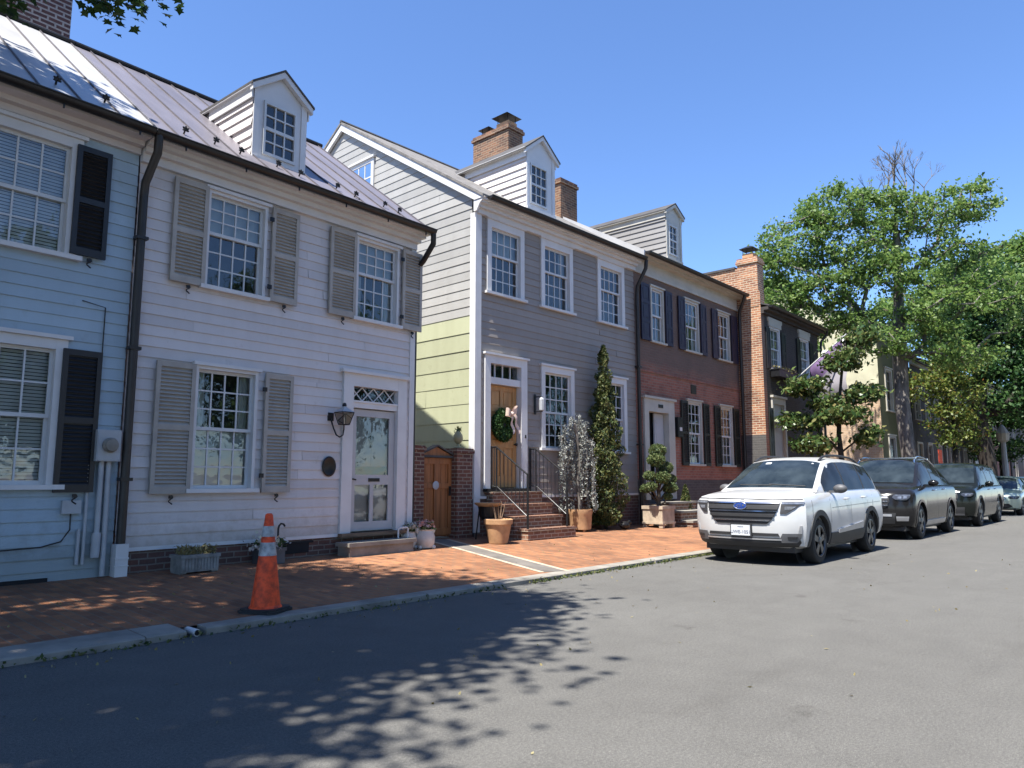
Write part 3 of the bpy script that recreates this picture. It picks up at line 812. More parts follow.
# ================================================================== grey house with the gable
A3 = R(-1.3)
P2 = Vector((10.516, 10.3, 0))
H2 = thing('board_house', 'grey gabled clapboard house with white window frames, a honey wood door and two brick chimneys', 'house', tuple(P2), A3)
def P2w(x, y, z): return tuple(Matrix.Rotation(A3, 3, 'Z') @ Vector((x, y, z)) + P2)
W2 = 5.78; E2Y, E2Z, R2Y, R2Z = -.32, 7.10, 4.85, 10.42; S2 = (R2Z - E2Z) / (R2Y - E2Y)
up = [(.43, 1.33, 5.20, 6.60), (2.15, 3.05, 5.20, 6.60), (4.29, 5.19, 5.20, 6.60)]
lo = [(2.14, 3.06, 2.02, 3.70), (4.28, 5.20, 2.02, 3.70)]
dr2 = (.40, 1.33, 1.15, 3.70)
w = MB(); siding(w, up + lo + [dr2], .14, W2 - .0, .98, 6.78, exp=.15)
w.build('wall', M['grey_siding'], H2)
SD = lambda u, t, z: (-t, u, z)
w = MB(); siding(w, [], .10, 9.0, .30, 4.66, fn=SD, exp=.36, thick=.013)
w.build('side_wall_lower', M['cream_siding'], H2)
w = MB(); roofy = lambda z: E2Y + (z - E2Z) / S2
siding(w, [], lambda z: max(.10, roofy(z) + .05), lambda z: min(9.6, 2 * R2Y - roofy(z) - .05), 4.66, 10.30, fn=SD, exp=.187, thick=.012)
w.build('side_wall', M['pale_siding'], H2)
house_body(H2, .0, W2, 9.6, .1, 7.0, 'grey_siding', left=False, y0=.02, ridge=(R2Y, R2Z - .08))
f = MB(); f.box(.0, W2, -.02, .2, .05, .95); f.box(.0, W2, -.045, .0, .951, 1.0, m=1); f.box(-.02, .2, .05, 9, .05, .30)
f.build('foundation', [M['fnd_brick'], M['white']], H2)
c = MB(); c.box(-.035, .135, -.04, -.0, 1.0, 6.80); c.box(-.04, -.0, .001, .12, .95, 6.80); c.box(-.03, .13, -.035, 0, .3, 1.0)
c.build('corner_board', M['white'], H2)
for i, (a, b, c_, d) in enumerate(up):
    window(H2, a, b, c_, d, nc=4, rt=2, rb=3, cas=.125, back=dict(upper='shade') if i == 0 else (dict(upper='sides') if i == 1 else None), depth=.14, split=.41, head=.16, mw=.022)
for a, b, c_, d in lo:
    window(H2, a, b, c_, d, nc=4, rt=3, rb=3, cas=.125, depth=.14, head=.14, mw=.022, split=.53)
t = MB(); t.box(.0, W2, -.09, 0, 6.78, 6.88); t.box(-.03, W2, -.17, 0, 6.88, 6.95); t.box(-.06, W2 + .02, -.26, 0, 6.95, 7.0); t.box(-.06, W2 + .02, -.31, 0, 7.0, 7.04)
t.build('cornice', M['white'], H2)
r = MB()
slab(r, [(-.12, E2Y, E2Z), (W2 + .03, E2Y, E2Z), (W2 + .03, R2Y, R2Z), (-.12, R2Y, R2Z)], .06)
slab(r, [(-.12, R2Y, R2Z), (W2 + .03, R2Y, R2Z), (W2 + .03, 2 * R2Y - E2Y, E2Z), (-.12, 2 * R2Y - E2Y, E2Z)], .06)
ro = r.build('roof', M['roof_shingle'], H2, fix=True)
MB().tube([(-.12, R2Y, R2Z), (W2, R2Y, R2Z)], .05, 8).build('ridge_cap', M['roof_dark'], ro)
b = MB()
b.prism([(E2Y, E2Z - .065), (R2Y, R2Z - .065), (R2Y, R2Z - .24), (E2Y + .27, E2Z - .065)], lambda u, v, q: (q, u, v), -.10, -.03)
b.prism([(2 * R2Y - E2Y, E2Z - .065), (R2Y, R2Z - .065), (R2Y, R2Z - .24), (2 * R2Y - E2Y - .27, E2Z - .065)], lambda u, v, q: (q, u, v), -.10, -.03)
b.build('rake_board', M['white'], H2, fix=True)
MB().prism([(-.34, 7.04), (-.10, 7.2), (-.02, 7.2), (-.02, 6.80), (-.10, 6.80), (-.2, 6.95)], lambda u, v, q: (q, u, v), -.085, -.036).build('cornice_return', M['white'], H2, fix=True)
gutter(H2, .02, W2 + .02, E2Y - .07, E2Z - .03, .075, spikes=False)
# gable window
gw = MB(); gy0, gy1, gz0, gz1 = 3.60, 4.38, 8.25, 8.98
T = lambda a, b, c_, d, e, f_: gw.box(-f_, -e, a, b, c_, d)
T(gy0 - .1, gy0, gz0 - .1, gz1 + .1, 0, .05); T(gy1, gy1 + .1, gz0 - .1, gz1 + .1, 0, .05); T(gy0, gy1, gz1, gz1 + .1, 0, .049); T(gy0, gy1, gz0 - .1, gz0, 0, .049)
T(gy0 - .14, gy1 + .14, gz1 + .1, gz1 + .15, 0, .09)
for k in (1, 2): T(gy0 + (gy1 - gy0) * k / 3 - .012, gy0 + (gy1 - gy0) * k / 3 + .012, gz0, gz1, .02, .04)
T(gy0, gy1, (gz0 + gz1) / 2 - .015, (gz0 + gz1) / 2 + .015, .019, .041)
gwo = gw.build('window', M['white'], H2)
MB().quad((-.031, gy0, gz0), (-.031, gy1, gz0), (-.031, gy1, gz1), (-.031, gy0, gz1)).build('pane', M['glass'], gwo)
MB().quad((-.026, gy0, gz0), (-.026, gy1, gz0), (-.026, gy1, gz1), (-.026, gy0, gz1)).build('dark_interior', M['dark'], gwo)
dormer(H2, 1.99, 2.98, .36, 7.60, 9.03, 9.42, (2.10, 2.70, 7.70, 8.68), 'white_siding', 'white', 'roof_dark', S2, E2Z, E2Y, ov=.14, nc=3, soffit='white')
ch = chimney(H2, 4.72, 5.35, 3.5, 4.97, 8.8, 11.72, 'chim_brick')
for y, k_, zt_ in ((3.86, 1.0, 12.08), (4.62, .72, 11.95)):
    p = MB(); p.box(5.03 - .19 * k_, 5.03 + .19 * k_, y - .24 * k_, y + .24 * k_, 11.72, zt_ - .17); p.build('flue', M['terracotta'], ch)
    p = MB()
    for sx in (5.03 - .17 * k_, 5.03 + .17 * k_):
        for sy in (y - .2 * k_, y + .2 * k_): p.tube([(sx, sy, zt_ - .19), (sx, sy, zt_ + .01)], .012, 5)
    p.lathe([(.46 * k_, 0), (.42 * k_, .02), (.02, .17 * k_)], 4, c=(5.03, y, zt_), T=T4); p.build('chimney_cap', M['bronze'], ch)
chimney(H2, 5.62, 6.38, 2.28, 3.0, 7.5, 9.98, 'chim_brick', corb=.04)
# front door
f = MB(); fa = -.06
f.box(dr2[0] - .16, dr2[0], fa, .16, 1.15, 3.87); f.box(dr2[1], dr2[1] + .19, fa, .16, 1.15, 3.87); f.box(dr2[0], dr2[1], fa + .002, .16, 3.70, 3.87)
f.box(dr2[0] - .2, dr2[1] + .23, fa - .045, .0, 3.87, 3.915); f.box(dr2[0], dr2[1], fa + .03, .16, 3.28, 3.42)
f.build('door_surround', M['white'], H2)
t = MB()
for k in range(1, 4): t.box(dr2[0] + .93 * k / 4 - .012, dr2[0] + .93 * k / 4 + .012, .05, .08, 3.42, 3.70)
tr2 = t.build('transom', M['white'], H2)
MB().quad((dr2[0], .07, 3.42), (dr2[1], .07, 3.42), (dr2[1], .07, 3.70), (dr2[0], .07, 3.70)).build('pane', M['glass'], tr2)
MB().quad((dr2[0], .15, 3.42), (dr2[1], .15, 3.42), (dr2[1], .15, 3.70), (dr2[0], .15, 3.70)).build('dark_interior', M['dark'], tr2)
d = MB(); a, b = dr2[0] + .01, dr2[1] - .01; ya, yb = .08, .125
xm = (a + b) / 2
d.box(a, a + .12, ya, yb, 1.17, 3.27); d.box(b - .12, b, ya, yb, 1.17, 3.27); d.box(xm - .045, xm + .045, ya, yb, 1.17, 3.27)
for c_, e in ((1.17, 1.40), (1.98, 2.14), (2.72, 2.84), (3.17, 3.27)):
    d.box(a + .12, xm - .045, ya + .001, yb, c_, e); d.box(xm + .045, b - .12, ya + .001, yb, c_, e)
d.box(a + .12, b - .12, ya + .02, yb - .001, 1.40, 3.17)
for c_, e in ((1.40, 1.98), (2.14, 2.72), (2.84, 3.17)):
    for p0, p1 in ((a + .12, xm - .045), (xm + .045, b - .12)): d.box(p0 + .035, p1 - .035, ya + .008, ya + .0205, c_ + .035, e - .035)
fd = d.build('front_door', M['wood_door'], H2)
MB().lathe([(.012, 0), (.012, .04), (.032, .05), (.034, .075), (.015, .088)], 14, c=(b - .07, ya, 2.06), T=Matrix.Rotation(R(90), 3, 'X')).build('handle', M['bronze'], fd, smooth=True)
MB().box(dr2[0] - .16, dr2[1] + .2, -.14, .16, 1.09, 1.149).build('threshold', M['iron'], H2)
MB().box(1.44, 1.47, -.075, -.06, 2.20, 2.27).build('doorbell', M['iron'], H2)
# downspout between grey and brick house
d = MB(); d.tube([(W2 + .05, E2Y - .07, E2Z - .08), (W2 + .05, E2Y - .05, E2Z - .3), (W2 + .02, -.12, E2Z - .75), (W2 + .02, -.10, E2Z - 1.0), (W2 + .02, -.10, .25)], .05, 10)
for z in (2.2, 4.2): d.box(W2 - .05, W2 + .09, -.16, -.03, z, z + .04)
d.build('downspout', M['downspout'], H2, smooth=True)
# carriage lantern beside the door
LT = thing('wall_lantern', 'small dark lantern on two brackets between the honey wood door and the window', 'lantern', P2w(1.80, -.03, 2.95), A3)
b_ = MB()
for z in (.16, -.16): b_.tube([(0, 0, z), (0, -.14, z), (.06, -.16, z)], .012, 6)
b_.box(-.03, .03, -.01, .0, -.22, .22); b_.build('bracket', M['iron'], LT)
MB().lathe([(.03, -.15), (.055, -.13), (.065, .10), (.02, .15)], 8, c=(.04, -.16, 0)).build('shade', M['meter_grey'], LT)

# steps with hand rails
SP = thing('front_steps', 'five red brick steps with black iron handrails up to the honey wood door', 'steps', tuple(P2), A3)
s = MB()
s.box(.30, 1.80, -.22, -.05, .15, 1.04); s.box(.33, 1.80, -.50, -.221, .15, .80); s.box(.36, 1.80, -.75, -.501, .15, .57); s.box(.38, 1.84, -1.08, -.751, .15, .345)
s.build('flight', M['step_brick'], SP)
n_ = MB()
for (x0, x1, y, z) in ((.28, 1.82, -.24, 1.04), (.31, 1.82, -.52, .80), (.34, 1.82, -.77, .57), (.36, 1.86, -1.10, .345)):
    n_.box(x0, x1, y, y + .27, z + .001, z + .045)
n_.build('tread', M['step_brick'], SP)
def handrail(x):
    h = MB()
    top0, top1 = 1.98, 1.42
    h.tube([(x, -.03, top0), (x, -.18, top0), (x, -1.02, top1)], .018, 8)
    h.tube([(x, -.03, 1.20), (x, -.22, 1.18), (x, -1.02, .62)], .011, 6)
    h.tube([(x, -1.02, .36), (x, -1.02, top1 + .02)], .022, 8); h.tube([(x, -.03, 1.05), (x, -.03, top0 + .02)], .02, 8); h.tube([(x, -.19, 1.05), (x, -.19, top0)], .016, 8)
    for k in range(1, 8):
        y = -.19 - .83 * k / 8; f_ = (-.19 - y) / .83
        h.tube([(x, y, 1.19 - .56 * f_), (x, y, top0 - .56 * f_)], .007, 5)
    for k in range(1, 3): h.tube([(x, -.03 - .05 * k, 1.2), (x, -.03 - .05 * k, top0)], .007, 5)
    return h.build('handrail', M['iron'], SP, smooth=True)
handrail(.44); handrail(1.64)
h = MB()
for k in range(9):
    xx = 1.68 + .075 * k
    h.tube([(xx, -.12, 1.06), (xx, -.12, 1.96)], .006, 5)
# wreath
WR = thing('wreath', 'dark round evergreen wreath with a cream bow hung on the honey wood door', 'wreath', P2w(.84, .02, 2.45), A3)
def quads_cloud(pts, size, up=None, asp=2.0, flat=0.0, seed=1):
    """numpy rhombus leaves at pts (n,3); returns verts, faces"""
    r_ = np.random.default_rng(seed); n_ = len(pts)
    d = r_.normal(size=(n_, 3))
    if up is not None: d = d * (1 - up[3]) + np.array(up[:3]) * up[3]
    d /= np.linalg.norm(d, axis=1, keepdims=True) + 1e-9
    e = r_.normal(size=(n_, 3)); e[:, 2] *= (1 - flat)
    e -= d * (e * d).sum(1, keepdims=True); e /= np.linalg.norm(e, axis=1, keepdims=True) + 1e-9
    nn = np.cross(d, e)
    L = size * r_.uniform(.6, 1.35, (n_, 1)); Wd = L / asp
    a = pts - d * L * .5; b = pts + e * Wd * .5 + nn * L * .06; c = pts + d * L * .5; f = pts - e * Wd * .5 + nn * L * .06
    v = np.stack([a, b, c, f], 1).reshape(-1, 3)
    return v, np.arange(4 * n_).reshape(-1, 4)
LOBES = [(-.5, 0), (-.28, .16), (-.34, .42), (-.10, .30), (.02, .56), (.16, .24), (.5, 0)]
def lobed_object(name, pts, size, mat, parent=None, seed=1, flat=.5):
    r_ = np.random.default_rng(seed); n_ = len(pts); pts = np.asarray(pts, float)
    nn = r_.normal(size=(n_, 3)); nn[:, 2] = np.abs(nn[:, 2]) + flat * 2; nn /= np.linalg.norm(nn, axis=1, keepdims=True)
    d = r_.normal(size=(n_, 3)); d[:, 2] -= .5; d -= nn * (d * nn).sum(1, keepdims=True); d /= np.linalg.norm(d, axis=1, keepdims=True); e = np.cross(nn, d)
    out = LOBES + [(x, -y) for x, y in LOBES[-2:0:-1]]; L = size * r_.uniform(.7, 1.25, (n_, 1))
    v = np.stack([pts + d * L * a + e * L * b - nn * L * (abs(b) * .25) for a, b in out], 1).reshape(-1, 3); k = len(out)
    me = bpy.data.meshes.new(name); me.from_pydata([tuple(p) for p in v], [], [tuple(range(i * k, i * k + k)) for i in range(n_)])
    me.materials.append(mat); o = bpy.data.objects.new(name, me); COL.objects.link(o)
    if parent: o.parent = parent
    return o
def leaf_object(name, pts, size, mat, parent=None, up=None, asp=2.0, flat=0.0, seed=1):
    v, f = quads_cloud(np.asarray(pts, float), size, up, asp, flat, seed)
    me = bpy.data.meshes.new(name)
    me.vertices.add(len(v)); me.vertices.foreach_set("co", v.ravel())
    me.loops.add(f.size); me.loops.foreach_set("vertex_index", f.ravel())
    me.polygons.add(len(f)); me.polygons.foreach_set("loop_start", np.arange(0, f.size, 4)); me.polygons.foreach_set("loop_total", np.full(len(f), 4))
    me.update(); me.validate(); me.materials.append(mat)
    o = bpy.data.objects.new(name, me); COL.objects.link(o)
    if parent: o.parent = parent
    return o
n_ = 5200; th = rng.uniform(0, 2 * math.pi, n_); ph = rng.uniform(0, 2 * math.pi, n_); rr_ = .13 * np.sqrt(rng.uniform(.2, 1, n_))
R_ = .185 + rr_ * 1.15 * np.cos(ph); pts = np.stack([R_ * np.cos(th), -.02 + rr_ * np.sin(ph) * .7, R_ * 1.08 * np.sin(th)], 1)
leaf_object('greenery', pts, .055, M['leaf_dark'], WR, asp=2.2)
MB().lathe([(.28, 0), (.26, .05), (.01, .10)], 28, T=Matrix.Rotation(R(90), 3, 'X'), c=(0, .04, 0)).build('backing', M['green_black'], WR)
bw = MB()
for sgn in (-1, 1):
    bw.grid([[(.07 + sgn * .15 * math.sin(k / 10 * math.pi), -.17 - .05 * math.sin(k / 10 * math.pi * 2) - .02 * j, .24 + sgn * .03 + (.13 if j else .02) * math.sin(k / 10 * math.pi) - .05 + .06 * j) for k in range(11)] for j in (0, 1)])
    bw.grid([[(.08 + .05 * sgn + .16 * k / 8 * (1 if sgn > 0 else .55) + .02 * math.sin(k * 1.3) + j * .06, -.18 - .015 * math.sin(k), .20 - .40 * k / 8 + j * .04) for k in range(9)] for j in (0, 1)])
bw.ball((.07, -.19, .225), .05, 8)
bw.build('bow', M['ribbon'], WR, smooth=True)
# ================================================================== brick house with navy and dark green shutters
P3 = Vector((16.33, 10.165, 0))
H3 = thing('brick_house', 'weathered brick house with navy and dark green shutters and an open door', 'house', tuple(P3))
W3 = 6.2; E3Y, E3Z, R3Y, R3Z = -.36, 7.28, 4.2, 9.94; S3 = (R3Z - E3Z) / (R3Y - E3Y)
o_ = .07
up3 = [(.80 + o_, 1.36 + o_, 5.05, 6.48), (2.66 + o_, 3.40 + o_, 5.05, 6.48), (4.72 + o_, 5.46 + o_, 5.05, 6.48)]
lo3 = [(2.66 + o_, 3.40 + o_, 1.78, 3.52), (4.70 + o_, 5.42 + o_, 1.78, 3.52)]
dr3 = (.44 + o_, 1.46 + o_, .82, 3.12)
w = MB(); flatwall(w, up3 + lo3 + [dr3], -.06, W3, 1.34, 6.80)
flatwall(w, [dr3], .0, W3, .1, 1.34, m=1)
w.box(.0, W3, -.03, -.001, 4.16, 4.22)
w.build('wall', [M['old_brick'], M['grey_brick']], H3)
house_body(H3, 0, W3, 8.8, .1, 7.1, 'old_brick', y0=.03, ridge=(R3Y, R3Z - .1), left=False, right=False)
for (a, b, c, d) in up3: window(H3, a, b, c, d, nc=3 if b - a > .6 else 2, rt=2, rb=2, cas=.07, trim='cream', back=dict(upper='sides', lower='sides'), depth=.1, proud=.02)
for (a, b, c, d) in lo3: window(H3, a, b, c, d, nc=3, rt=3, rb=3, cas=.07, trim='cream', depth=.1, proud=.02)
for a, b in ((.22, .66), (1.50, 1.86), (2.22, 2.60), (3.55, 3.92), (4.30, 4.68), (5.62, 6.05)): shutter(H3, a + o_ / 2, b + o_ / 2, 5.01, 6.55, 'navy', y=-.03, louver=False, hk=False, rails=2)
for a, b in ((2.22, 2.60), (3.55, 3.90), (4.26, 4.64), (5.56, 5.94)): shutter(H3, a + o_ / 2, b + o_ / 2, 1.73, 3.55, 'green_black', y=-.03, louver=True, hk=False, rails=1)
t = MB(); t.box(-.05, W3, -.045, 0, 6.78, 6.86); t.box(-.05, W3, -.025, 0, 6.86, 7.16); t.box(0, W3, -.20, 0, 7.16, 7.21); t.box(0, W3, -.34, 0, 7.21, 7.25)
t.build('frieze', M['cream'], H3)
r = MB()
slab(r, [(.0, E3Y, E3Z), (W3 - .02, E3Y, E3Z), (W3 - .02, R3Y, R3Z), (.0, R3Y, R3Z)], .05)
slab(r, [(.0, R3Y, R3Z), (W3 - .02, R3Y, R3Z), (W3 - .02, 2 * R3Y - E3Y, E3Z), (.0, 2 * R3Y - E3Y, E3Z)], .05)
r.build('roof', M['roof_shingle'], H3, fix=True)
w = MB(); w.prism([(E3Y, E3Z - .20), (E3Y, E3Z + .01), (R3Y, R3Z + .01), (2 * R3Y - E3Y, E3Z + .01), (2 * R3Y - E3Y, 7.0), (.1, 7.0), (.1, E3Z - .20)], lambda u, v, q: (q, u, v), -.05, -.004)
w.build('party_wall', M['roof_white'], H3, fix=True)
gutter(H3, .05, W3 - .05, E3Y - .06, E3Z - .03, .07, spikes=False)
dormer(H3, 2.66, 3.56, .50, 7.92, 9.36, 9.62, (2.80, 3.28, 8.02, 8.95), 'dormer_grey', 'cream', 'roof_dark', S3, E3Z, E3Y, ov=.12, nc=2, soffit='cream')
d = MB(); d.tube([(W3 - .25, E3Y - .06, E3Z - .05), (W3 - .25, E3Y - .02, E3Z - .2), (W3 - .08, -.14, E3Z - .55), (W3 - .06, -.12, E3Z - .75), (W3 - .06, -.12, .3)], .05, 10)
d.build('downspout', M['downspout'], H3, smooth=True)
f = MB(); f.box(dr3[0] - .22, dr3[0], -.06, .2, .82, 3.46); f.box(dr3[1], dr3[1] + .32, -.06, .2, .82, 3.46); f.box(dr3[0], dr3[1], -.059, .2, 3.12, 3.459)
f.box(dr3[0] - .27, dr3[1] + .37, -.11, 0, 3.46, 3.52)
f.build('door_surround', M['cream'], H3)
MB().quad((dr3[0], .22, .82), (dr3[1], .22, .82), (dr3[1], .22, 3.12), (dr3[0], .22, 3.12)).build('dark_interior', M['dark'], H3)
d = MB(); a, b = dr3[0] + .52, dr3[1] - .02
d.box(a, b, .10, .14, .86, 3.10); d.box(a + .08, b - .08, .092, .101, 1.1, 1.9); d.box(a + .08, b - .08, .092, .101, 2.05, 2.95)
d.build('front_door', M['door_grey'], H3)
MB().box(.92 + o_, 1.15 + o_, -.075, -.06, 3.24, 3.33).build('number_plate', M['iron'], H3)
MB().box(2.93, 3.24, -.02, .01, 3.80, 4.05).build('vent', M['green_black'], H3)
L3 = thing('wall_lantern', 'black box lantern on red brick between the pale door surround and dark green shutters', 'lantern', tuple(P3 + Vector((2.06, 0, 2.75))))
MB().box(-.14, .14, -.12, -.005, -.25, .30).build('case', M['iron'], L3)
MB().box(-.06, .06, -.135, -.12, -.08, .02).build('lens', M['white'], L3)
SP3 = thing('front_steps', 'brick steps with stone edges beside the boxed topiary, leading to the open door', 'steps', tuple(P3))
s = MB()
s.box(.55, 2.0, -.55, -.04, .15, .72); s.box(.50, 1.95, -.90, -.551, .15, .50); s.box(.45, 1.9, -1.25, -.901, .15, .28)
s.build('flight', M['step_brick'], SP3)
s = MB()
for (x0, x1, y, z) in ((.52, 2.03, -.58, .72), (.47, 1.98, -.93, .50), (.42, 1.93, -1.28, .28)): s.box(x0, x1, y, y + .35, z + .001, z + .05)
s.build('tread', M['stone'], SP3)

# ================================================================== projecting brick house with the flush end chimney
X4 = P3.x + 6.22; Y4 = P3.y - .80
H4 = thing('brick_house', 'dark-fronted brick house whose sunlit orange end wall carries a capped chimney', 'house', (X4, Y4, 0))
W4 = 5.05
up4 = [(.66, 1.38, 4.90, 6.22), (3.26, 3.98, 4.90, 6.22)]; dr4 = (.62, 1.46, .6, 3.75)
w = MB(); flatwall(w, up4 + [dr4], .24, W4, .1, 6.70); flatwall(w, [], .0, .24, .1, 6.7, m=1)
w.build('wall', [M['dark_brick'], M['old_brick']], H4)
w = MB()
flatwall(w, [], .0, .8, 2.74, 7.3, fn=SD); 
w.quad((0, .0, 7.3), (0, .9, 7.3), (0, .9, 8.2), (0, .5, 8.2)); w.quad((0, .8, 2.74), (0, 8, 2.74), (0, 8, 7.3), (0, .8, 7.3)); w.quad((0, .9, 7.3), (0, 7.5, 7.3), (0, 6.9, 8.2), (0, .9, 8.2))
flatwall(w, [], .0, .8, .1, 2.74, fn=SD, m=1)
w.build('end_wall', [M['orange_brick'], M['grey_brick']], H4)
MB().box(-.04, .26, .80, 6.9, 8.2, 8.27).build('coping', M['roof_dark'], H4)
ch4 = chimney(H4, -.012, .46, .05, .72, 6.85, 8.50, 'orange_brick', corb=.04, cap=.2)
p = MB(); p.box(.06, .38, .2, .56, 8.5, 8.66); p.build('flue', M['terracotta'], ch4)
p = MB()
for sx in (.08, .36):
    for sy in (.22, .54): p.tube([(sx, sy, 8.64), (sx, sy, 8.82)], .012, 5)
p.lathe([(.36, 0), (.32, .02), (.02, .14)], 4, c=(.22, .38, 8.82), T=T4); p.build('chimney_cap', M['bronze'], ch4)
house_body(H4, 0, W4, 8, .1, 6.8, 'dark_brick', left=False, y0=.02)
r = MB(); slab(r, [(.02, -.28, 6.86), (W4 + .08, -.28, 6.86), (W4 + .08, 3.5, 8.15), (.02, 3.5, 8.15)], .05); slab(r, [(.02, 3.5, 8.15), (W4 + .08, 3.5, 8.15), (W4 + .08, 8.2, 6.9), (.02, 8.2, 6.9)], .05)
r.build('roof', M['roof_dark'], H4, fix=True)
t = MB(); t.box(.0, W4, -.10, 0, 6.6, 6.70); t.box(.0, W4, -.25, 0, 6.70, 6.80); t.build('cornice', M['dark_brick'], H4)
gutter(H4, .0, W4 + .12, -.33, 6.82, .07, spikes=False)
for (a, b, c, d) in up4:
    wi = window(H4, a, b, c, d, nc=2, rt=2, rb=2, cas=.06, trim='white', back=dict(upper='curtain', lower='curtain'), proud=.02, crown=False)
    MB().box(a - .14, b + .14, -.05, 0, d + .061, d + .34).box(a - .2, b + .2, -.055, -.001, d + .22, d + .345).build('lintel', M['cream'], wi)
for a, b in ((.26, .56), (1.5, 1.85), (2.86, 3.16), (4.1, 4.45)): shutter(H4, a, b, 4.86, 6.2, 'black_shutter', y=-.02, louver=False, hk=False)
shutter(H4, .22, .54, 1.6, 3.6, 'green_black', y=-.02, louver=False, hk=False)
f = MB(); f.box(dr4[0] - .12, dr4[0], -.05, .1, .6, 3.95); f.box(dr4[1], dr4[1] + .12, -.05, .1, .6, 3.95); f.box(dr4[0], dr4[1], -.049, .1, 3.75, 3.949); f.box(dr4[0] - .16, dr4[1] + .16, -.1, 0, 3.95, 4.02)
f.build('door_surround', M['cream'], H4)
MB().box(dr4[0], dr4[1], .04, .09, .6, 3.75).build('front_door', M['door_grey'], H4)
MB().tube([(W4 + .10, -.33, 6.76), (W4 + .14, -.28, 6.62), (W4 + .05, -.12, 6.4), (W4 + .02, -.10, 6.2), (W4 + .02, -.10, .3)], .045, 8).build('downspout', M['downspout'], H4, smooth=True)
WB = thing('window_box', 'black window box with trailing plants under an upper window of the dark brick house', 'window box', (X4 + .45, Y4, 4.62))
MB().box(0, 1.5, -.34, -.06, -.02, .20).box(-.02, 1.52, -.36, -.055, .2, .235).build('box', M['iron'], WB)
leaf_object('plants', np.stack([rng.uniform(.05, 1.45, 160), rng.uniform(-.36, -.1, 160), rng.uniform(.2, .34, 160)], 1), .08, M['dry'], WB)
# flag on a slanting pole
FL = thing('flag', 'mauve and white flag on a slanting pole from the dark brick house', 'flag', (X4 + 2.3, Y4, 5.1))
FL.scale = (1.25, 1.25, 1.25)
MB().tube([(0, -.02, -.4), (.0, -1.5, .75)], .018, 8).build('pole', M['white'], FL)
rows = []; n_ = 14
for k in range(n_ + 1):
    v = k / n_; rows.append([(.05 * math.sin(u_ * 5 + v * 4) * (1 - .3 * v) + .9 * u_ * .55 + v * .25, -1.4 + 1.0 * u_ + .05 * math.sin(v * 9 + u_), .72 - .78 * u_ * .9 - 1.35 * v * (1 - .12 * u_)) for u_ in [q / 8 for q in range(9)]])
fm = MB()
fm.grid(rows[:6]); fm.grid(rows[5:], m=1)
fm.build('cloth', [M['flag_mauve'], M['flag_white']], FL, smooth=True)

# ================================================================== houses further down the street
H5 = thing('corner_house', 'house with a sunlit end wall, pale yellow above and salmon brick below', 'house', (34.3, 9.15, 0))
w = MB(); flatwall(w, [], 0, 9, .0, 5.3, fn=SD); flatwall(w, [], 0, 9, 5.3, 8.2, fn=SD, m=1); w.quad((0, 0, 8.2), (0, 9, 8.2), (0, 4.5, 10.2), m=1)
w.build('end_wall', [M['salmon_brick'], M['stucco']], H5)
h5 = [(1.0, 1.9, 4.4, 6.2), (3.0, 3.9, 4.4, 6.2), (1.0, 1.9, 1.2, 3.2), (2.9, 3.9, .3, 3.2)]
w = MB(); flatwall(w, h5, 0, 5, .0, 8.2); w.build('wall', M['olive'], H5)
for (a, b, c, d) in h5: window(H5, a, b, c, d, nc=2, rt=2, rb=2, cas=.1, trim='cream', sash='cream')
house_body(H5, 0, 5, 9, 0, 8.2, 'olive', left=False, y0=.02)
r = MB(); slab(r, [(-.1, -.3, 8.1), (5, -.3, 8.1), (5, 4.5, 10.25), (-.1, 4.5, 10.25)], .06); slab(r, [(-.1, 4.5, 10.25), (5, 4.5, 10.25), (5, 9.3, 8.1), (-.1, 9.3, 8.1)], .06); r.build('roof', M['roof_dark'], H5, fix=True)
def far_house(label, x0, wdt, y, h, mat, nw, trim='cream'):
    H = thing('row_house', label, 'house', (x0, y, 0))
    hs = []
    for z0, z1 in ((1.3, 3.1), (4.3, 5.9)):
        for k in range(nw): 
            c_ = wdt * (k + .5) / nw; hs.append((c_ - .42, c_ + .42, z0, z1))
    hs[0] = (hs[0][0], hs[0][1], .3, 3.1)
    w_ = MB(); flatwall(w_, hs, 0, wdt, 0, h); w_.build('wall', M[mat], H)
    house_body(H, 0, wdt, 8, 0, h, mat, y0=.02)
    for i, (a, b, c, d) in enumerate(hs):
        if i == 0:
            MB().box(a, b, .06, .1, c, d).build('front_door', M['green_black'], H); MB().box(a - .1, a, -.04, .1, c, d + .1).box(b, b + .1, -.04, .1, c, d + .1).box(a, b, -.039, .1, d, d + .099).build('door_surround', M[trim], H)
        else: window(H, a, b, c, d, nc=2, rt=2, rb=2, cas=.09, trim=trim, sash=trim)
    r_ = MB(); slab(r_, [(-.05, -.3, h - .05), (wdt + .05, -.3, h - .05), (wdt + .05, 4, h + 2), (-.05, 4, h + 2)], .06); slab(r_, [(-.05, 4, h + 2), (wdt + .05, 4, h + 2), (wdt + .05, 8.3, h - .05), (-.05, 8.3, h - .05)], .06)
    r_.build('roof', M['roof_dark'], H, fix=True)
    t_ = MB(); t_.box(0, wdt, -.12, 0, h - .25, h - .05); t_.build('cornice', M[trim], H)
far_house('grey brick row house just beyond the house with the olive front', 39.4, 6.0, 9.1, 7.2, 'grey_brick', 3)
far_house('dark brick row house behind the forked tree', 45.5, 6.5, 9.1, 7.6, 'dark_brick', 3)
far_house('pale grey boarded row house behind the white signpost', 52.1, 7.0, 9.1, 7.0, 'white_siding', 3)
far_house('red brick row house past the pale grey boarded one', 59.2, 8.0, 9.1, 7.8, 'old_brick', 3)
far_house('last grey row house visible down the street', 67.3, 26.0, 9.0, 8.2, 'grey_brick', 6)

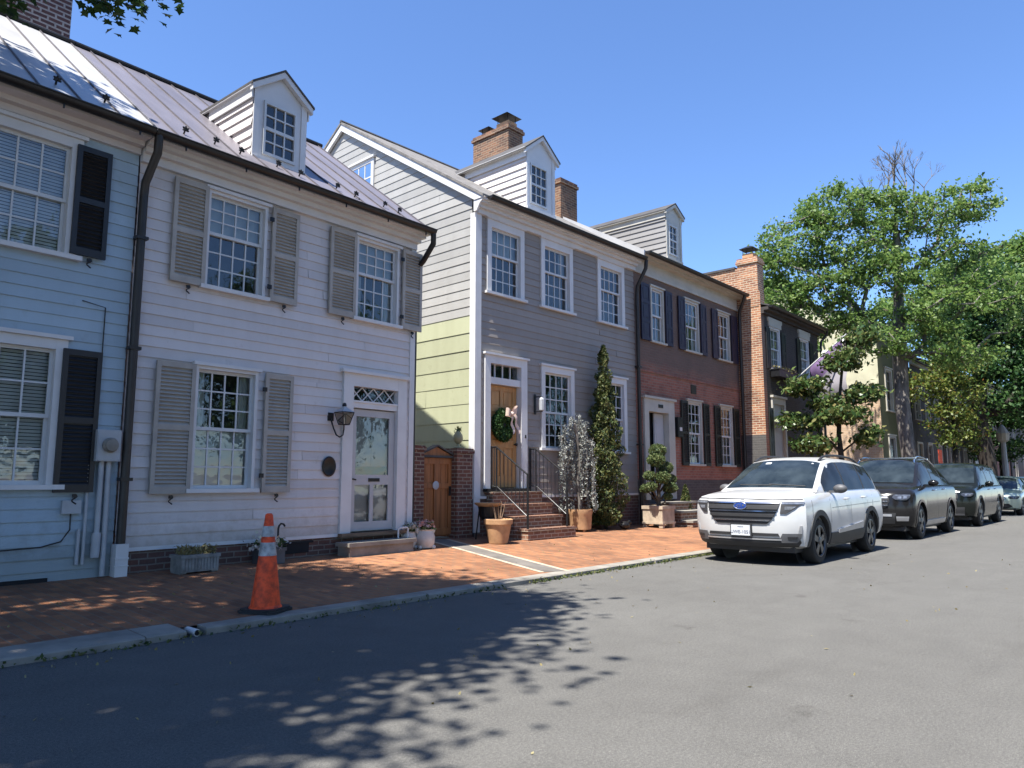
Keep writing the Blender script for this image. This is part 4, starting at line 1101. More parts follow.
# ================================================================== garden gate between the white and the grey house
def pillar(x0, x1, y0, y1, z1, label):
    p_ = thing('brick_pillar', label, 'pillar', (0, 0, 0))
    MB().box(x0, x1, y0, y1, .15, z1 - .09).build('shaft', M['pillar_brick'], p_)
    MB().box(x0 - .03, x1 + .03, y0 - .03, y1 + .03, z1 - .09, z1 - .03).box(x0 - .015, x1 + .015, y0 - .015, y1 + .015, z1 - .03, z1).build('cap', M['pillar_brick'], p_)
    return p_
pillar(8.85, 9.20, 10.30, 10.72, 1.95, 'slim brick gate pillar against the white house')
pillar(10.02, 10.45, 10.28, 10.72, 1.93, 'brick gate pillar with a green finial against the grey house')
G = thing('garden_gate', 'orange wooden garden gate under a little pediment between two brick pillars', 'gate', (9.215, 10.44, 0))
g = MB(); gw_ = .79
for k in range(6):
    x = gw_ * k / 6; g.box(x + .003, x + gw_ / 6 - .003, 0, .035, .27, 1.74)
g.box(0, gw_, -.03, -.001, .30, .42); g.box(0, gw_, -.03, -.001, 1.16, 1.26); g.box(0, gw_, -.03, -.001, 1.62, 1.73); g.box(gw_ / 2 - .05, gw_ / 2 + .05, -.028, -.001, .42, 1.16); g.box(gw_ / 2 - .05, gw_ / 2 + .05, -.028, -.001, 1.26, 1.62)
g.box(0, .08, -.029, -.001, .42, 1.16); g.box(gw_ - .08, gw_, -.029, -.001, .42, 1.16); g.box(0, .08, -.029, -.001, 1.26, 1.62); g.box(gw_ - .08, gw_, -.029, -.001, 1.26, 1.62)
g.build('leaf', M['wood_gate'], G)
g = MB(); g.prism([(-.0, 1.78), (gw_, 1.78), (gw_ / 2, 1.94)], lambda u, v, q: (u, q, v), -.04, .06)
g.build('pediment', M['wood_gate'], G, fix=True)
g = MB(); g.box(-.005, gw_ + .005, -.08, .08, 1.741, 1.779)
for sx in (-1, 1):
    a_ = gw_ / 2 + sx * (gw_ / 2 + .02); g.prism([(a_, 1.785), (gw_ / 2, 1.955), (gw_ / 2, 1.985), (a_, 1.815)], lambda u, v, q: (u, q, v), -.08, .08)
g.build('moulding', M['roof_dark'], G, fix=True)
MB().lathe([(.075, 0), (.08, .012), (.045, .022)], 20, c=(gw_ / 2 - .02, -.03, 1.22), T=Matrix.Rotation(R(90), 3, 'X')).build('medallion', M['meter_grey'], G, smooth=True)
MB().box(gw_ - .075, gw_ - .02, -.045, -.03, 1.02, 1.2).build('latch', M['iron'], G)
g = MB(); g.box(-.02, gw_ + .02, .04, .5, .15, .24); g.build('sill', M['stone'], G)
F = thing('finial', 'pale green pineapple finial on top of the gate pillar', 'finial', (10.22, 10.46, 1.93))
MB().lathe([(.09, 0), (.09, .03), (.035, .05), (.03, .09), (.075, .13), (.10, .19), (.09, .26), (.05, .33), (.02, .36)], 14).build('body', M['cream_siding'], F, smooth=True)
leaf_object('fronds', np.stack([rng.normal(0, .03, 40), rng.normal(0, .03, 40), rng.uniform(.32, .42, 40)], 1), .09, M['needle_topiary'], F, up=(0, 0, 1, .6), asp=3)
# ================================================================== parked cars
M['car_glass'], _nt, _b, _o = base('car_glass')
_nt.links.new(ramp(_nt, noise(_nt, 2.5, 3), [(.35, (.008, .012, .014)), (.7, (.03, .04, .045))]), _b.inputs['Base Color'])
_b.inputs['Roughness'].default_value = .03; _b.inputs['Specular IOR Level'].default_value = .38
M['car_side_glass'], _nt, _b, _o = base('car_side_glass')
_nt.links.new(ramp(_nt, noise(_nt, 2.0, 3), [(.35, (.010, .011, .012)), (.7, (.03, .032, .034))]), _b.inputs['Base Color'])
_b.inputs['Roughness'].default_value = .05; _b.inputs['Specular IOR Level'].default_value = .05
def carpaint(name, col, flake=.0, rough=.28):
    m, nt, b, o = base(name)
    f = noise(nt, 3, 3)
    nt.links.new(ramp(nt, f, [(.3, tuple(c * .93 for c in col)), (.7, tuple(min(1, c * 1.04) for c in col))]), b.inputs['Base Color'])
    b.inputs['Roughness'].default_value = rough; b.inputs['Metallic'].default_value = flake
    b.inputs['Coat Weight'].default_value = .08 if col[0] < .1 else .6
    b.inputs['Specular IOR Level'].default_value = .26 if col[0] < .1 else .5; b.inputs['Coat Roughness'].default_value = .05
    return m
M['paint_white'] = carpaint('white_car_paint', (.46, .46, .455))
M['paint_grey'] = carpaint('graphite_car_paint', (.013, .0125, .013), .0, .14)
M['paint_black'] = carpaint('black_car_paint', (.008, .010, .009), .0, .12)
M['paint_silver'] = carpaint('silver_car_paint', (.36, .43, .36), .2, .3)
M['paint_blue'] = carpaint('blue_car_paint', (.06, .12, .2), .4, .3)
M['plastic'] = paint('black_plastic', (.028, .028, .03), .6, .15, 6, .2)
M['plastic_grey'] = paint('grey_plastic', (.10, .10, .105), .55, .15, 6, .2)
M['chrome'] = paint('chrome', (.6, .6, .62), .18, .05, 4, 0, 1.0)
M['silver'] = paint('silver_trim', (.45, .45, .46), .35, .08, 5, 0, .6)
M['tyre'] = paint('tyre_rubber', (.018, .018, .018), .85, .2, 8, .3)
M['rim_dark'] = paint('dark_alloy', (.10, .10, .105), .35, .1, 6, 0, .7)
M['rim_bright'] = paint('bright_alloy', (.55, .55, .56), .35, .1, 6, 0, .4)
M['lens'] = paint('headlight_lens', (.30, .32, .36), .08, .35, 9, 0, .5)
M['lens_dark'] = paint('smoked_lens', (.06, .065, .08), .06, .3, 9, 0)
M['plate'] = paint('plate_white', (.62, .64, .66), .5, .05, 5, 0)
M['ink'] = paint('plate_ink', (.03, .04, .10), .6, .1, 5, 0)
M['badge_blue'] = paint('badge_blue', (.02, .06, .28), .3, .1, 5, 0)
def interp(x, xs, ys): return float(np.interp(x, xs, ys))

class Car:
    def __init__(s, name, label, X0, Yc, L, W, paintm, zs, hood, wb, fo, rw, cab, roofz, yr, tumble_y, nose=.30, lean=None, group='cars parked along the kerb', deck=None, zb=.24, rotz=0):
        s.L, s.W, s.wb, s.fo, s.rw = L, W, wb, fo, rw
        s.h = W / 2; s.zs_, s.hood, s.cab, s.roof_, s.yr_, s.nose = zs, hood, cab, roofz, yr, nose
        s.zb_ = zb; s.lean_ = lean or ([.2, .5, .75, 1.0], [.10, 0, .01, .12]); s.paint = paintm
        s.o = thing(name, label, 'car', (X0, Yc, 0), rotz, group)
        s.body()
    # shape functions ------------------------------------------------
    def zs(s, x): return interp(x, *s.zs_)
    def w(s, x):
        a = min(1.0, max(x, 0) / s.nose) ** .27 if x < s.nose else 1.0
        e = s.L - x
        b = min(1.0, max(e, 0) / .35) ** .22 if e < .35 else 1.0
        return s.h * max(.05, a) * max(.05, b)
    def prof(s, x):
        z1 = s.zs(x); zb = s.zb_ + .06 * max(0, 1 - x / .5) + .12 * max(0, 1 - (s.L - x) / .8)
        hd = interp(x, *s.hood)
        return [(0, zb), (.80, zb), (.93, zb + .04), (.975, zb + .16), (1.0, .62), (.995, z1 - .14), (.97, z1 - .05), (.93, z1), (.80, z1 + (hd - z1) * .55), (.45, z1 + (hd - z1) * .95), (0, hd)]
    def lean(s, z): return interp(z, *s.lean_)
    def fade(s, x): return max(0., 1 - x / .8) ** 1.3
    def P(s, x, y, z):
        """station coordinates to the car's own frame (front at x=0, leaning nose)"""
        return (x + s.lean(z) * s.fade(x), y, z)
    def surf_y(s, x, z):
        p = s.prof(x)[1:9]; return interp(z, [q[1] for q in p], [q[0] for q in p]) * s.w(x)
    def surf_x(s, y, z):
        lo_, hi_ = 0.0, 1.2
        if s.surf_y(1.0, z) <= abs(y): return 1.0
        for _ in range(30):
            m = (lo_ + hi_) / 2
            if s.surf_y(m, z) < abs(y): lo_ = m
            else: hi_ = m
        return hi_
    def front(s, y, z, off=.008):
        x = s.surf_x(y, z); q = s.P(x, y, z); k = min(1, abs(y) / s.h) ** 3
        return (q[0] - off * (1 - .5 * k), q[1] + math.copysign(off * k, y), q[2])
    def fpatch(s, name, rows, mat, off=.008, parent=None, sub=14, vsub=5, thick=.02):
        """rows: list of (z, y0, y1) bottom to top"""
        g = MB(); zz = [r[0] for r in rows]; grid = []
        for i in range((len(rows) - 1) * vsub + 1):
            f_ = i / vsub; z = interp(f_, range(len(rows)), zz); y0 = interp(f_, range(len(rows)), [r[1] for r in rows]); y1 = interp(f_, range(len(rows)), [r[2] for r in rows])
            grid.append([s.front(y0 + (y1 - y0) * k / sub, z, off) for k in range(sub + 1)])
        g.grid(grid)
        edge = grid[0] + [r[-1] for r in grid[1:]] + grid[-1][-2::-1] + [r[0] for r in grid[-2:0:-1]]
        back = [(p[0] + thick, p[1] * (1 - thick * .3), p[2]) for p in edge]
        i = g.vs(edge); j = g.vs(back); n_ = len(edge)
        for k in range(n_): g.f.append((i + k, i + (k + 1) % n_, j + (k + 1) % n_, j + k)); g.m.append(0)
        return g.build(name, M[mat], parent or s.o, smooth=True)
    def spatch(s, name, x0, x1, zlo, zhi, mat, off=.008, side=-1, parent=None, n=10):
        g = MB(); rows = []
        for j in range(5):
            row = []
            for k in range(n + 1):
                x = x0 + (x1 - x0) * k / n; a = zlo(x) if callable(zlo) else zlo; b = zhi(x) if callable(zhi) else zhi
                z = a + (b - a) * j / 4; row.append((x + s.lean(z) * s.fade(x), side * (s.surf_y(x, z) + off), z))
            rows.append(row)
        g.grid(rows)
        for row, dz in ((rows[0], 0), (rows[-1], 0)):
            g.grid([row, [(p[0], p[1] - side * (off + .01), p[2]) for p in row]])
        for c in (0, -1):
            col = [r[c] for r in rows]; g.grid([col, [(p[0], p[1] - side * (off + .01), p[2]) for p in col]])
        return g.build(name, M[mat], parent or s.o, smooth=True)
    # cabin ------------------------------------------------------------
    def csec(s, x):
        zr = interp(x, *s.roof_); zb = s.zs(x) - .02; zr = max(zr, zb + .002)
        yb = .925 * s.h * min(1, (s.w(x) / s.h)); yt = min(interp(x, *s.yr_), yb)
        hgt = zr - zb; f_ = min(1, hgt / .35)
        return [(yb, zb), (yb - (yb - yt) * .42, zb + hgt * .5), (yt + .03, zr - .09 * f_), (yt - .05, zr - .025 * f_), (yt * .55, zr + .012 * f_), (0, zr + .022 * f_)]
    def body(s):
        st = [0, .003, .012, .03, .06, .1, .15, .22, .3, .4, .55, .75, .95, 1.15] + list(np.linspace(1.35, s.L - .5, 12)) + [s.L - .35, s.L - .25, s.L - .15, s.L - .08, s.L - .03, s.L]
        g = MB(); rings = []
        for x in st:
            p = s.prof(x); w_ = s.w(x)
            ring = [s.P(x, y * w_, z) for y, z in p] + [s.P(x, -y * w_, z) for y, z in p[-2:0:-1]]
            rings.append(g.vs(ring)); n_ = len(ring)
        for a, b in zip(rings, rings[1:]):
            for k in range(n_): g.f.append((a + k, b + k, b + (k + 1) % n_, a + (k + 1) % n_)); g.m.append(0)
        g.f.append(tuple(rings[0] + k for k in range(n_))); g.m.append(0); g.f.append(tuple(rings[-1] + k for k in reversed(range(n_)))); g.m.append(0)
        o = g.build('body', M[s.paint], s.o, fix=True)
        # wheel arches are cut out of the shell
        cut = MB()
        for ax in (s.fo, s.fo + s.wb):
            for sy in (-1, 1):
                cut.lathe([(s.rw + .055, -.16), (s.rw + .055, .4)], 36, c=(ax, sy * (s.h - .15), s.rw), T=Matrix.Rotation(R(90) * (1 if sy < 0 else -1), 3, 'X'))
        co = cut.build('cutter', M['plastic'], s.o, fix=True)
        md = o.modifiers.new('b', 'BOOLEAN'); md.operation = 'DIFFERENCE'; md.object = co; md.solver = 'EXACT'
        dg = bpy.context.evaluated_depsgraph_get(); dg.update()
        me = bpy.data.meshes.new_from_object(o.evaluated_get(dg)); o.modifiers.clear(); o.data = me
        me.materials.clear(); me.materials.append(M[s.paint]); me.polygons.foreach_set("material_index", [0] * len(me.polygons))
        me.polygons.foreach_set("use_smooth", [True] * len(me.polygons)); me.set_sharp_from_angle(angle=R(32))
        bpy.data.objects.remove(co)
        s.shell = o
        a, b = s.cab
        xs_ = [a, a + .05] + list(np.linspace(a + .15, b - .12, 22)) + [b - .05, b]
        g = MB(); rings = []
        for x in xs_:
            p = s.csec(x); ring = [(x, y, z) for y, z in p] + [(x, -y, z) for y, z in p[-2::-1]]
            rings.append(g.vs(ring)); n_ = len(ring)
        for q, r_ in zip(rings, rings[1:]):
            for k in range(n_ - 1): g.f.append((q + k, r_ + k, r_ + k + 1, q + k + 1)); g.m.append(0)
        g.build('cabin', M[s.paint], s.o, smooth=True, fix=True)
        # wheels
        for ax in (s.fo, s.fo + s.wb):
            for sy in (-1, 1): s.wheel(ax, sy)
        un = MB(); un.box(.25, s.L - .3, -s.h * .8, s.h * .8, .2, .42); 
        for ax in (s.fo, s.fo + s.wb):
            for sy in (-1, 1): un.lathe([(s.rw + .05, 0), (s.rw + .05, .004)], 24, c=(ax, sy * (s.h - .30), s.rw), T=Matrix.Rotation(R(90), 3, 'X'))
        un.build('underbody', M['plastic'], s.o)
    rimstyle = ('rim_dark', 5)
    def wheel(s, ax, sy):
        r, wd_ = s.rw, .22
        T = Matrix.Rotation(R(-90 * sy), 3, 'X')   # local z points outwards
        c = (ax, sy * (s.h - .03), r)
        t = MB()
        t.lathe([(r * .62, -wd_), (r * .92, -wd_), (r * .99, -wd_ + .03), (r, -wd_ * .5), (r * .99, -.03), (r * .93, -.004), (r * .80, .006), (r * .69, 0), (r * .66, -.02)], 40, c=c, T=T)
        o = t.build('wheel', M['tyre'], s.o, smooth=True)
        mat_, n_ = s.rimstyle
        k = MB()
        k.lathe([(r * .67, -.02), (r * .69, .003), (r * .65, .006), (r * .62, -.012), (r * .60, -.06)], 40, c=c, T=T)
        for i in range(n_):
            a = 2 * math.pi * i / n_ + .3
            for da in (-.13, .13):
                p = []
                for rr_, w_, z_ in ((r * .10, .034, .0), (r * .64, .024, -.004)):
                    for sg in (-1, 1):
                        ang = a + da * (rr_ / (r * .64)) * 1.1
                        p.append(Vector((math.cos(ang) * rr_ - math.sin(ang) * w_ * sg, math.sin(ang) * rr_ + math.cos(ang) * w_ * sg, z_)))
                q = [T @ v + Vector(c) for v in p] + [T @ (v - Vector((0, 0, .03))) + Vector(c) for v in p]
                i0 = k.vs(q)
                for f_ in ((0, 1, 3, 2), (4, 6, 7, 5), (0, 2, 6, 4), (1, 5, 7, 3), (2, 3, 7, 6)): k.f.append(tuple(i0 + x for x in f_)); k.m.append(0)
        k.lathe([(r * .17, -.02), (r * .17, .004), (r * .10, .012)], 20, c=c, T=T)
        k.build('rim', M[mat_], o, fix=True)
        MB().lathe([(r * .66, -.10), (r * .66, -.075), (r * .3, -.07)], 32, c=c, T=T).build('brake_disc', M['plastic'], o)
    # glazing ------------------------------------------------------------
    def top(s, x, y):
        p = s.csec(x)[::-1]; z = interp(abs(y), [q[0] for q in p], [q[1] for q in p]); return z
    def glass_top(s, name, x0, x1, f_=.93, off=.007):
        rows = []
        for i in range(11):
            x = x0 + (x1 - x0) * i / 10; yt = s.csec(x)[2][0] * f_ - .012
            yt = min(yt, s.csec(x)[3][0] + .012)
            rows.append([(x - .004, yt * k / 8, s.top(x, yt * k / 8) + off) for k in range(-8, 9)])
        g = MB(); g.grid(rows)
        return g.build(name, M['car_glass'], s.o, smooth=True)
    def side_z(s, x, z):
        p = s.csec(x)[:4]; return interp(z, [q[1] for q in p], [q[0] for q in p])
    def side_glass(s, x0, x1, side, inset_top=.105, lo_=.05):
        rows = [[] for _ in range(5)]
        for i in range(13):
            x = x0 + (x1 - x0) * i / 12
            a = s.csec(x)[0][1] + lo_; b = max(a + .004, s.csec(x)[5][1] - inset_top)
            for j in range(5):
                z = a + (b - a) * j / 4; rows[j].append((x, side * (s.side_z(x, z) + .006), z))
        g = MB(); g.grid(rows); return g.build('side_window', M['car_side_glass'], s.o, smooth=True)
    def pillar(s, x0, x1):
        for sd in (-1, 1):
            o = s.side_glass(x0, x1, sd); o.name = 'window_pillar'; o.data.materials[0] = M['plastic']
    def mirror(s, x, mat, z=None):
        z = z or s.zs(x) + .07
        for sd in (-1, 1):
            m = MB(); m.ball((x, sd * (s.h + .10), z), .1, 10, sc=(.75, 1.15, .75)); m.box(x - .03, x + .05, sd * (s.h - .10), sd * (s.h + .05), z - .07, z - .03)
            m.build('mirror', M[mat], s.o, smooth=True)
    def arches(s, mat, wd_=.075, off=.012, down=-.25):
        for ax in (s.fo, s.fo + s.wb):
            for sd in (-1, 1):
                g = MB(); rows = []
                for rr_ in (s.rw + .05, s.rw + .05 + wd_ * .5, s.rw + .05 + wd_):
                    row = []
                    for k in range(33):
                        a = down + (math.pi - 2 * down) * k / 32; x = ax + rr_ * math.cos(a); z = max(.25, s.rw + rr_ * math.sin(a))
                        row.append((x + s.lean(z) * s.fade(x), sd * (s.surf_y(max(x, .01), z) + off), z))
                    rows.append(row)
                g.grid(rows)
                g.grid([rows[0], [(p[0], p[1] - sd * .09, p[2]) for p in rows[0]]]); g.grid([rows[2], [(p[0], p[1] - sd * .03, p[2]) for p in rows[2]]])
                g.build('wheel_arch', M[mat], s.o, smooth=True)
    def rails(s, x0, x1, mat, cross=None, h=.05):
        for sd in (-1, 1):
            pts = []
            for k in range(11):
                x = x0 + (x1 - x0) * k / 10; p = s.csec(x)[3]; e = min(1, min(k, 10 - k) / 1.2)
                pts.append((x, sd * (p[0] - .02), p[1] + .012 + h * e))
            o = MB().tube(pts, .021, 8).build('roof_rail', M[mat], s.o, smooth=True)
        if cross:
            for x in cross:
                p = s.csec(x)[3]; c = MB(); c.box(x - .035, x + .035, -p[0] - .02, p[0] + .02, p[1] + .06, p[1] + .085)
                c.build('cross_bar', M[mat], s.o)
    def seams(s, xs_, zlo=.36):
        g = MB()
        for sd in (-1, 1):
            for x in xs_:
                rows = []
                for j in range(9):
                    z = zlo + (s.zs(x) - .01 - zlo) * j / 8
                    rows.append([(x + dx, sd * (s.surf_y(x, z) + .0025), z) for dx in (-.004, .004)])
                g.grid(rows)
        g.build('door_seam', M['plastic'], s.o)
    def handles(s, xs_, mat, drop=.10):
        for sd in (-1, 1):
            for x in xs_:
                z = s.zs(x) - drop; y = s.surf_y(x, z)
                MB().tube([(x - .09, sd * (y - .01), z), (x - .07, sd * (y + .03), z), (x + .07, sd * (y + .03), z), (x + .09, sd * (y - .01), z)], .014, 8).build('door_handle', M[mat], s.o, smooth=True)
    def bar(s, name, y0, y1, z, hgt, mat, off=.02, parent=None, sub=18):
        return s.fpatch(name, [(z - hgt / 2, y0, y1), (z + hgt / 2, y0, y1)], mat, off, parent, sub, 2, .03)
    def plate(s, z, off=.03, text=None, y=0.0):
        x = s.front(y, z, off)[0]
        p = MB(); p.box(x - .012, x, y - .155, y + .155, z - .08, z + .08); po = p.build('license_plate', M['plate'], s.o)
        MB().box(x + .0005, x + .05, y - .175, y + .175, z - .095, z + .095).build('plate_holder', M['plastic'], po)
        if text:
            for tx, sz, zz in ((text, .072, z - .05), ('VIRGINIA', .024, z + .045)):
                cu = bpy.data.curves.new('t', 'FONT'); cu.body = tx; cu.size = sz; cu.align_x = 'CENTER'; cu.extrude = .0008
                to = bpy.data.objects.new('t', cu); COL.objects.link(to)
                dg = bpy.context.evaluated_depsgraph_get(); dg.update()
                me = bpy.data.meshes.new_from_object(to.evaluated_get(dg)); bpy.data.objects.remove(to)
                me.materials.clear(); me.materials.append(M['ink'])
                lo_ = bpy.data.objects.new('lettering', me); COL.objects.link(lo_); lo_.parent = po
                lo_.location = (x - .0135, y, zz); lo_.rotation_euler = (R(90), 0, R(-90))
        return po

# ---- white SUV
def white_suv():
    c = Car('parked_car', 'white SUV with blue oval badge, black lower cladding and dark windows', 11.30, 5.16, 4.66, 1.83, 'paint_white',
            zs=([0, .12, .3, 1.0, 1.4, 3.5, 4.5, 4.66], [.94, 1.01, 1.04, 1.09, 1.10, 1.13, 1.13, 1.04]),
            hood=([0, .10, .3, .7, 1.15, 1.6, 4.4, 4.66], [1.02, 1.08, 1.11, 1.15, 1.18, 1.14, 1.14, 1.06]),
            wb=2.67, fo=.92, rw=.355, cab=(1.02, 4.55),
            roofz=([1.02, 1.25, 1.6, 1.95, 2.3, 2.9, 3.6, 4.1, 4.3, 4.55], [1.13, 1.28, 1.50, 1.665, 1.71, 1.725, 1.705, 1.65, 1.55, 1.14]),
            yr=([1.02, 2.0, 3.8, 4.55], [.80, .635, .62, .66]), tumble_y=0, nose=.30,
            lean=([.2, .36, .55, .80, .95, 1.05, 1.15], [.10, .02, 0, .0, .03, .11, .15]))
    c.glass_top('windshield', 1.10, 1.90)
    for sd in (-1, 1):
        c.side_glass(1.38, 2.42, sd); c.side_glass(2.50, 3.45, sd); c.side_glass(3.52, 4.20, sd)
    c.pillar(2.42, 2.50); c.pillar(3.45, 3.52)
    c.arches('plastic', .085)
    for sd in (-1, 1):
        c.spatch('rocker', 1.40, 3.12, .28, .46, 'plastic', .02, sd)
        c.spatch('rocker_garnish', 1.75, 3.05, lambda x: .44 + .03 * (x - 1.75), lambda x: .50 + .07 * (x - 1.75), 'silver', .026, sd)
    c.mirror(1.62, 'plastic_grey'); c.rails(1.95, 4.05, 'plastic'); c.seams((1.42, 2.46, 3.42)); c.handles((2.24, 3.20), 'paint_white', .11)
    # face: six-sided dark grille with bright bars, wrap-round lamps, plastic lower bumper
    gr = c.fpatch('grille', [(.635, -.40, .40), (.70, -.48, .48), (.86, -.57, .57), (.975, -.60, .60)], 'plastic', .014)
    gr['label'] = 'dark six-sided grille with bright bars'
    c.bar('grille_bar', -.585, .585, .962, .018, 'chrome', .030, gr); c.bar('grille_bar', -.57, .57, .885, .040, 'plastic', .030, gr)
    c.bar('grille_bar', -.55, .55, .835, .012, 'chrome', .034, gr); c.bar('grille_bar', -.52, .52, .765, .035, 'plastic', .030, gr); c.bar('grille_bar', -.45, .45, .69, .012, 'chrome', .032, gr)
    x = c.front(0, .915, .036)[0]
    T = Matrix.Rotation(R(-90), 3, 'Y') @ Matrix.Diagonal(Vector((.055, .105, 1)))
    bo = MB().lathe([(1, 0), (1, .006), (.9, .009)], 28, c=(x, 0, .915), T=T).build('badge', M['badge_blue'], c.o, smooth=True)
    rg = MB(); rg.tube([(x - .008, .105 * math.cos(a), .915 + .055 * math.sin(a)) for a in [2 * math.pi * k / 28 for k in range(29)]], .006, 5)
    for yy, zz, r_ in ((-.05, .925, .016), (-.005, .935, .010), (.03, .93, .010), (.055, .915, .010), (.005, .905, .010), (.04, .895, .010)):
        rg.ball((x - .010, yy, zz), r_, 6, sc=(.3, 1, 1))
    rg.build('emblem', M['chrome'], bo)
    for sd in (-1, 1):
        hl = c.fpatch('headlight', [(.80, sd * .60, sd * .68), (.87, sd * .605, sd * .78), (.955, sd * .61, sd * .875), (.985, sd * .615, sd * .882)], 'plastic', .010)
        c.fpatch('lens', [(.945, sd * .62, sd * .878), (.975, sd * .62, sd * .884)], 'lens', .016, hl)
        c.fpatch('lens', [(.86, sd * .66, sd * .74), (.91, sd * .66, sd * .80)], 'lens', .013, hl)
        fl = c.fpatch('fog_lamp', [(.36, sd * .60, sd * .78), (.42, sd * .58, sd * .83), (.50, sd * .62, sd * .85)], 'plastic_grey', .02)
        c.fpatch('lens', [(.415, sd * .68, sd * .78), (.455, sd * .68, sd * .80)], 'plastic', .026, fl)
        c.fpatch('bumper_corner', [(.47, sd * .80, sd * .85), (.62, sd * .835, sd * .862)], 'silver', .016)
    bp = c.fpatch('bumper', [(.29, -.78, .78), (.36, -.83, .83), (.43, -.82, .82)], 'plastic', .012, sub=24)
    c.bar('skid_strip', -.60, .60, .405, .02, 'silver', .022, bp)
    c.fpatch('lower_intake', [(.455, -.58, .58), (.50, -.56, .56)], 'plastic', .010)
    c.plate(.535, .03, 'UWE-1051')
    c.fpatch('hood_gap', [(1.012, -.86, .86), (1.026, -.86, .86)], 'plastic', .004, sub=26, vsub=2)
    for sd in (-1, 1):
        c.spatch('fender_gap', .60, .61, .66, 1.0, 'plastic', .002, sd, n=1); c.spatch('side_crease', 1.5, 4.2, lambda x: .86 + .02 * (x - 1.5), lambda x: .868 + .02 * (x - 1.5), 'plastic_grey', .001, sd)
        c.spatch('fuel_line', 3.72, 3.728, .62, 1.05, 'plastic', .002, sd, n=1)
    q_ = MB(); q_.quad(*[(x_, y_, c.top(x_, y_) + .0105) for x_, y_ in ((1.76, .30), (1.76, .20), (1.82, .20), (1.82, .30))]); q_.build('sticker', M['plate'], c.o)
    q_ = MB(); q_.quad(*[(x_, y_, c.top(x_, y_) + .0105) for x_, y_ in ((1.80, -.50), (1.80, -.53), (1.83, -.53), (1.83, -.50))]); q_.build('sticker', M['plate'], c.o)
    w_ = MB()
    for y0, y1 in ((-.62, .0), (-.05, .52)): w_.tube([(1.14, y0, c.top(1.14, y0) + .016), (1.16, y1, c.top(1.16, y1) + .018)], .008, 5)
    w_.build('wiper', M['plastic'], c.o)
    return c
def suv_face(c, gy, gz0, gz1, bars, bar_mat, hl, hz, lamp='lens'):
    gr = c.fpatch('grille', [(gz0, -gy * .86, gy * .86), ((gz0 + gz1) / 2, -gy, gy), (gz1, -gy * .95, gy * .95)], 'plastic', .014)
    for k in range(bars):
        z = gz0 + (gz1 - gz0) * (k + .5) / bars; c.bar('grille_bar', -gy * .93, gy * .93, z, .028, bar_mat, .026, gr)
    for sd in (-1, 1):
        hd_ = c.fpatch('headlight', [(hz[0], sd * (hl[0] + .07), sd * hl[1] * .93), ((hz[0] + hz[1]) / 2, sd * hl[0], sd * hl[1] * .99), (hz[1], sd * (hl[0] + .03), sd * hl[1])], 'lens_dark', .012)
        dz_ = hz[1] - hz[0]; dy_ = hl[1] - hl[0]
        for q in (.32, .62): c.fpatch('lens', [(hz[0] + dz_ * .28, sd * (hl[0] + dy_ * q), sd * (hl[0] + dy_ * (q + .2))), (hz[0] + dz_ * .72, sd * (hl[0] + dy_ * q), sd * (hl[0] + dy_ * (q + .2)))], lamp, .018, hd_, 6, 2)
        c.fpatch('lens', [(hz[1] - dz_ * .16, sd * (hl[0] + .05), sd * hl[1] * .985), (hz[1] - dz_ * .04, sd * (hl[0] + .05), sd * hl[1] * .985)], lamp, .017, hd_, 10, 2)
def dark_suv():
    c = Car('parked_car', 'dark graphite SUV with bright roof rails and cross bars behind the white one', 17.98, 5.30, 4.9, 1.98, 'paint_grey',
            zs=([0, .12, .3, 1.0, 1.4, 3.5, 4.7, 4.9], [.96, 1.05, 1.09, 1.16, 1.18, 1.21, 1.21, 1.1]),
            hood=([0, .10, .3, .7, 1.15, 1.6, 4.4, 4.9], [1.04, 1.12, 1.17, 1.22, 1.26, 1.21, 1.23, 1.14]),
            wb=2.98, fo=.97, rw=.39, cab=(1.10, 4.78),
            roofz=([1.10, 1.35, 1.7, 2.05, 2.4, 3.0, 3.6, 4.2, 4.5, 4.78], [1.20, 1.38, 1.62, 1.80, 1.85, 1.845, 1.79, 1.65, 1.48, 1.23]),
            yr=([1.1, 2.1, 3.8, 4.78], [.84, .69, .66, .68]), tumble_y=0, nose=.34, lean=([.2, .5, .9, 1.15], [.10, 0, .01, .12]))
    c.rimstyle = ('rim_bright', 5)
    c.glass_top('windshield', 1.18, 2.0)
    for sd in (-1, 1): c.side_glass(1.46, 2.5, sd); c.side_glass(2.58, 3.5, sd); c.side_glass(3.57, 4.15, sd)
    c.pillar(2.5, 2.58); c.pillar(3.5, 3.57)
    c.arches('paint_grey', .05, .012)
    c.mirror(1.72, 'paint_grey'); c.rails(1.95, 4.3, 'chrome', (2.15, 3.4), .06); c.seams((1.5, 2.54, 3.5)); c.handles((2.3, 3.3), 'chrome')
    suv_face(c, .55, .72, .98, 3, 'chrome', (.60, .92), (.88, 1.0))
    c.fpatch('lower_intake', [(.36, -.62, .62), (.60, -.66, .66)], 'plastic', .010); c.bar('skid_strip', -.58, .58, .545, .05, 'silver', .02)
    for sd in (-1, 1):
        c.fpatch('fog_lamp', [(.42, sd * .66, sd * .86), (.52, sd * .66, sd * .88)], 'silver', .014)
        c.spatch('rocker', 1.45, 3.3, .27, .40, 'silver', .02, sd)
    c.plate(.60, .03)
    return c
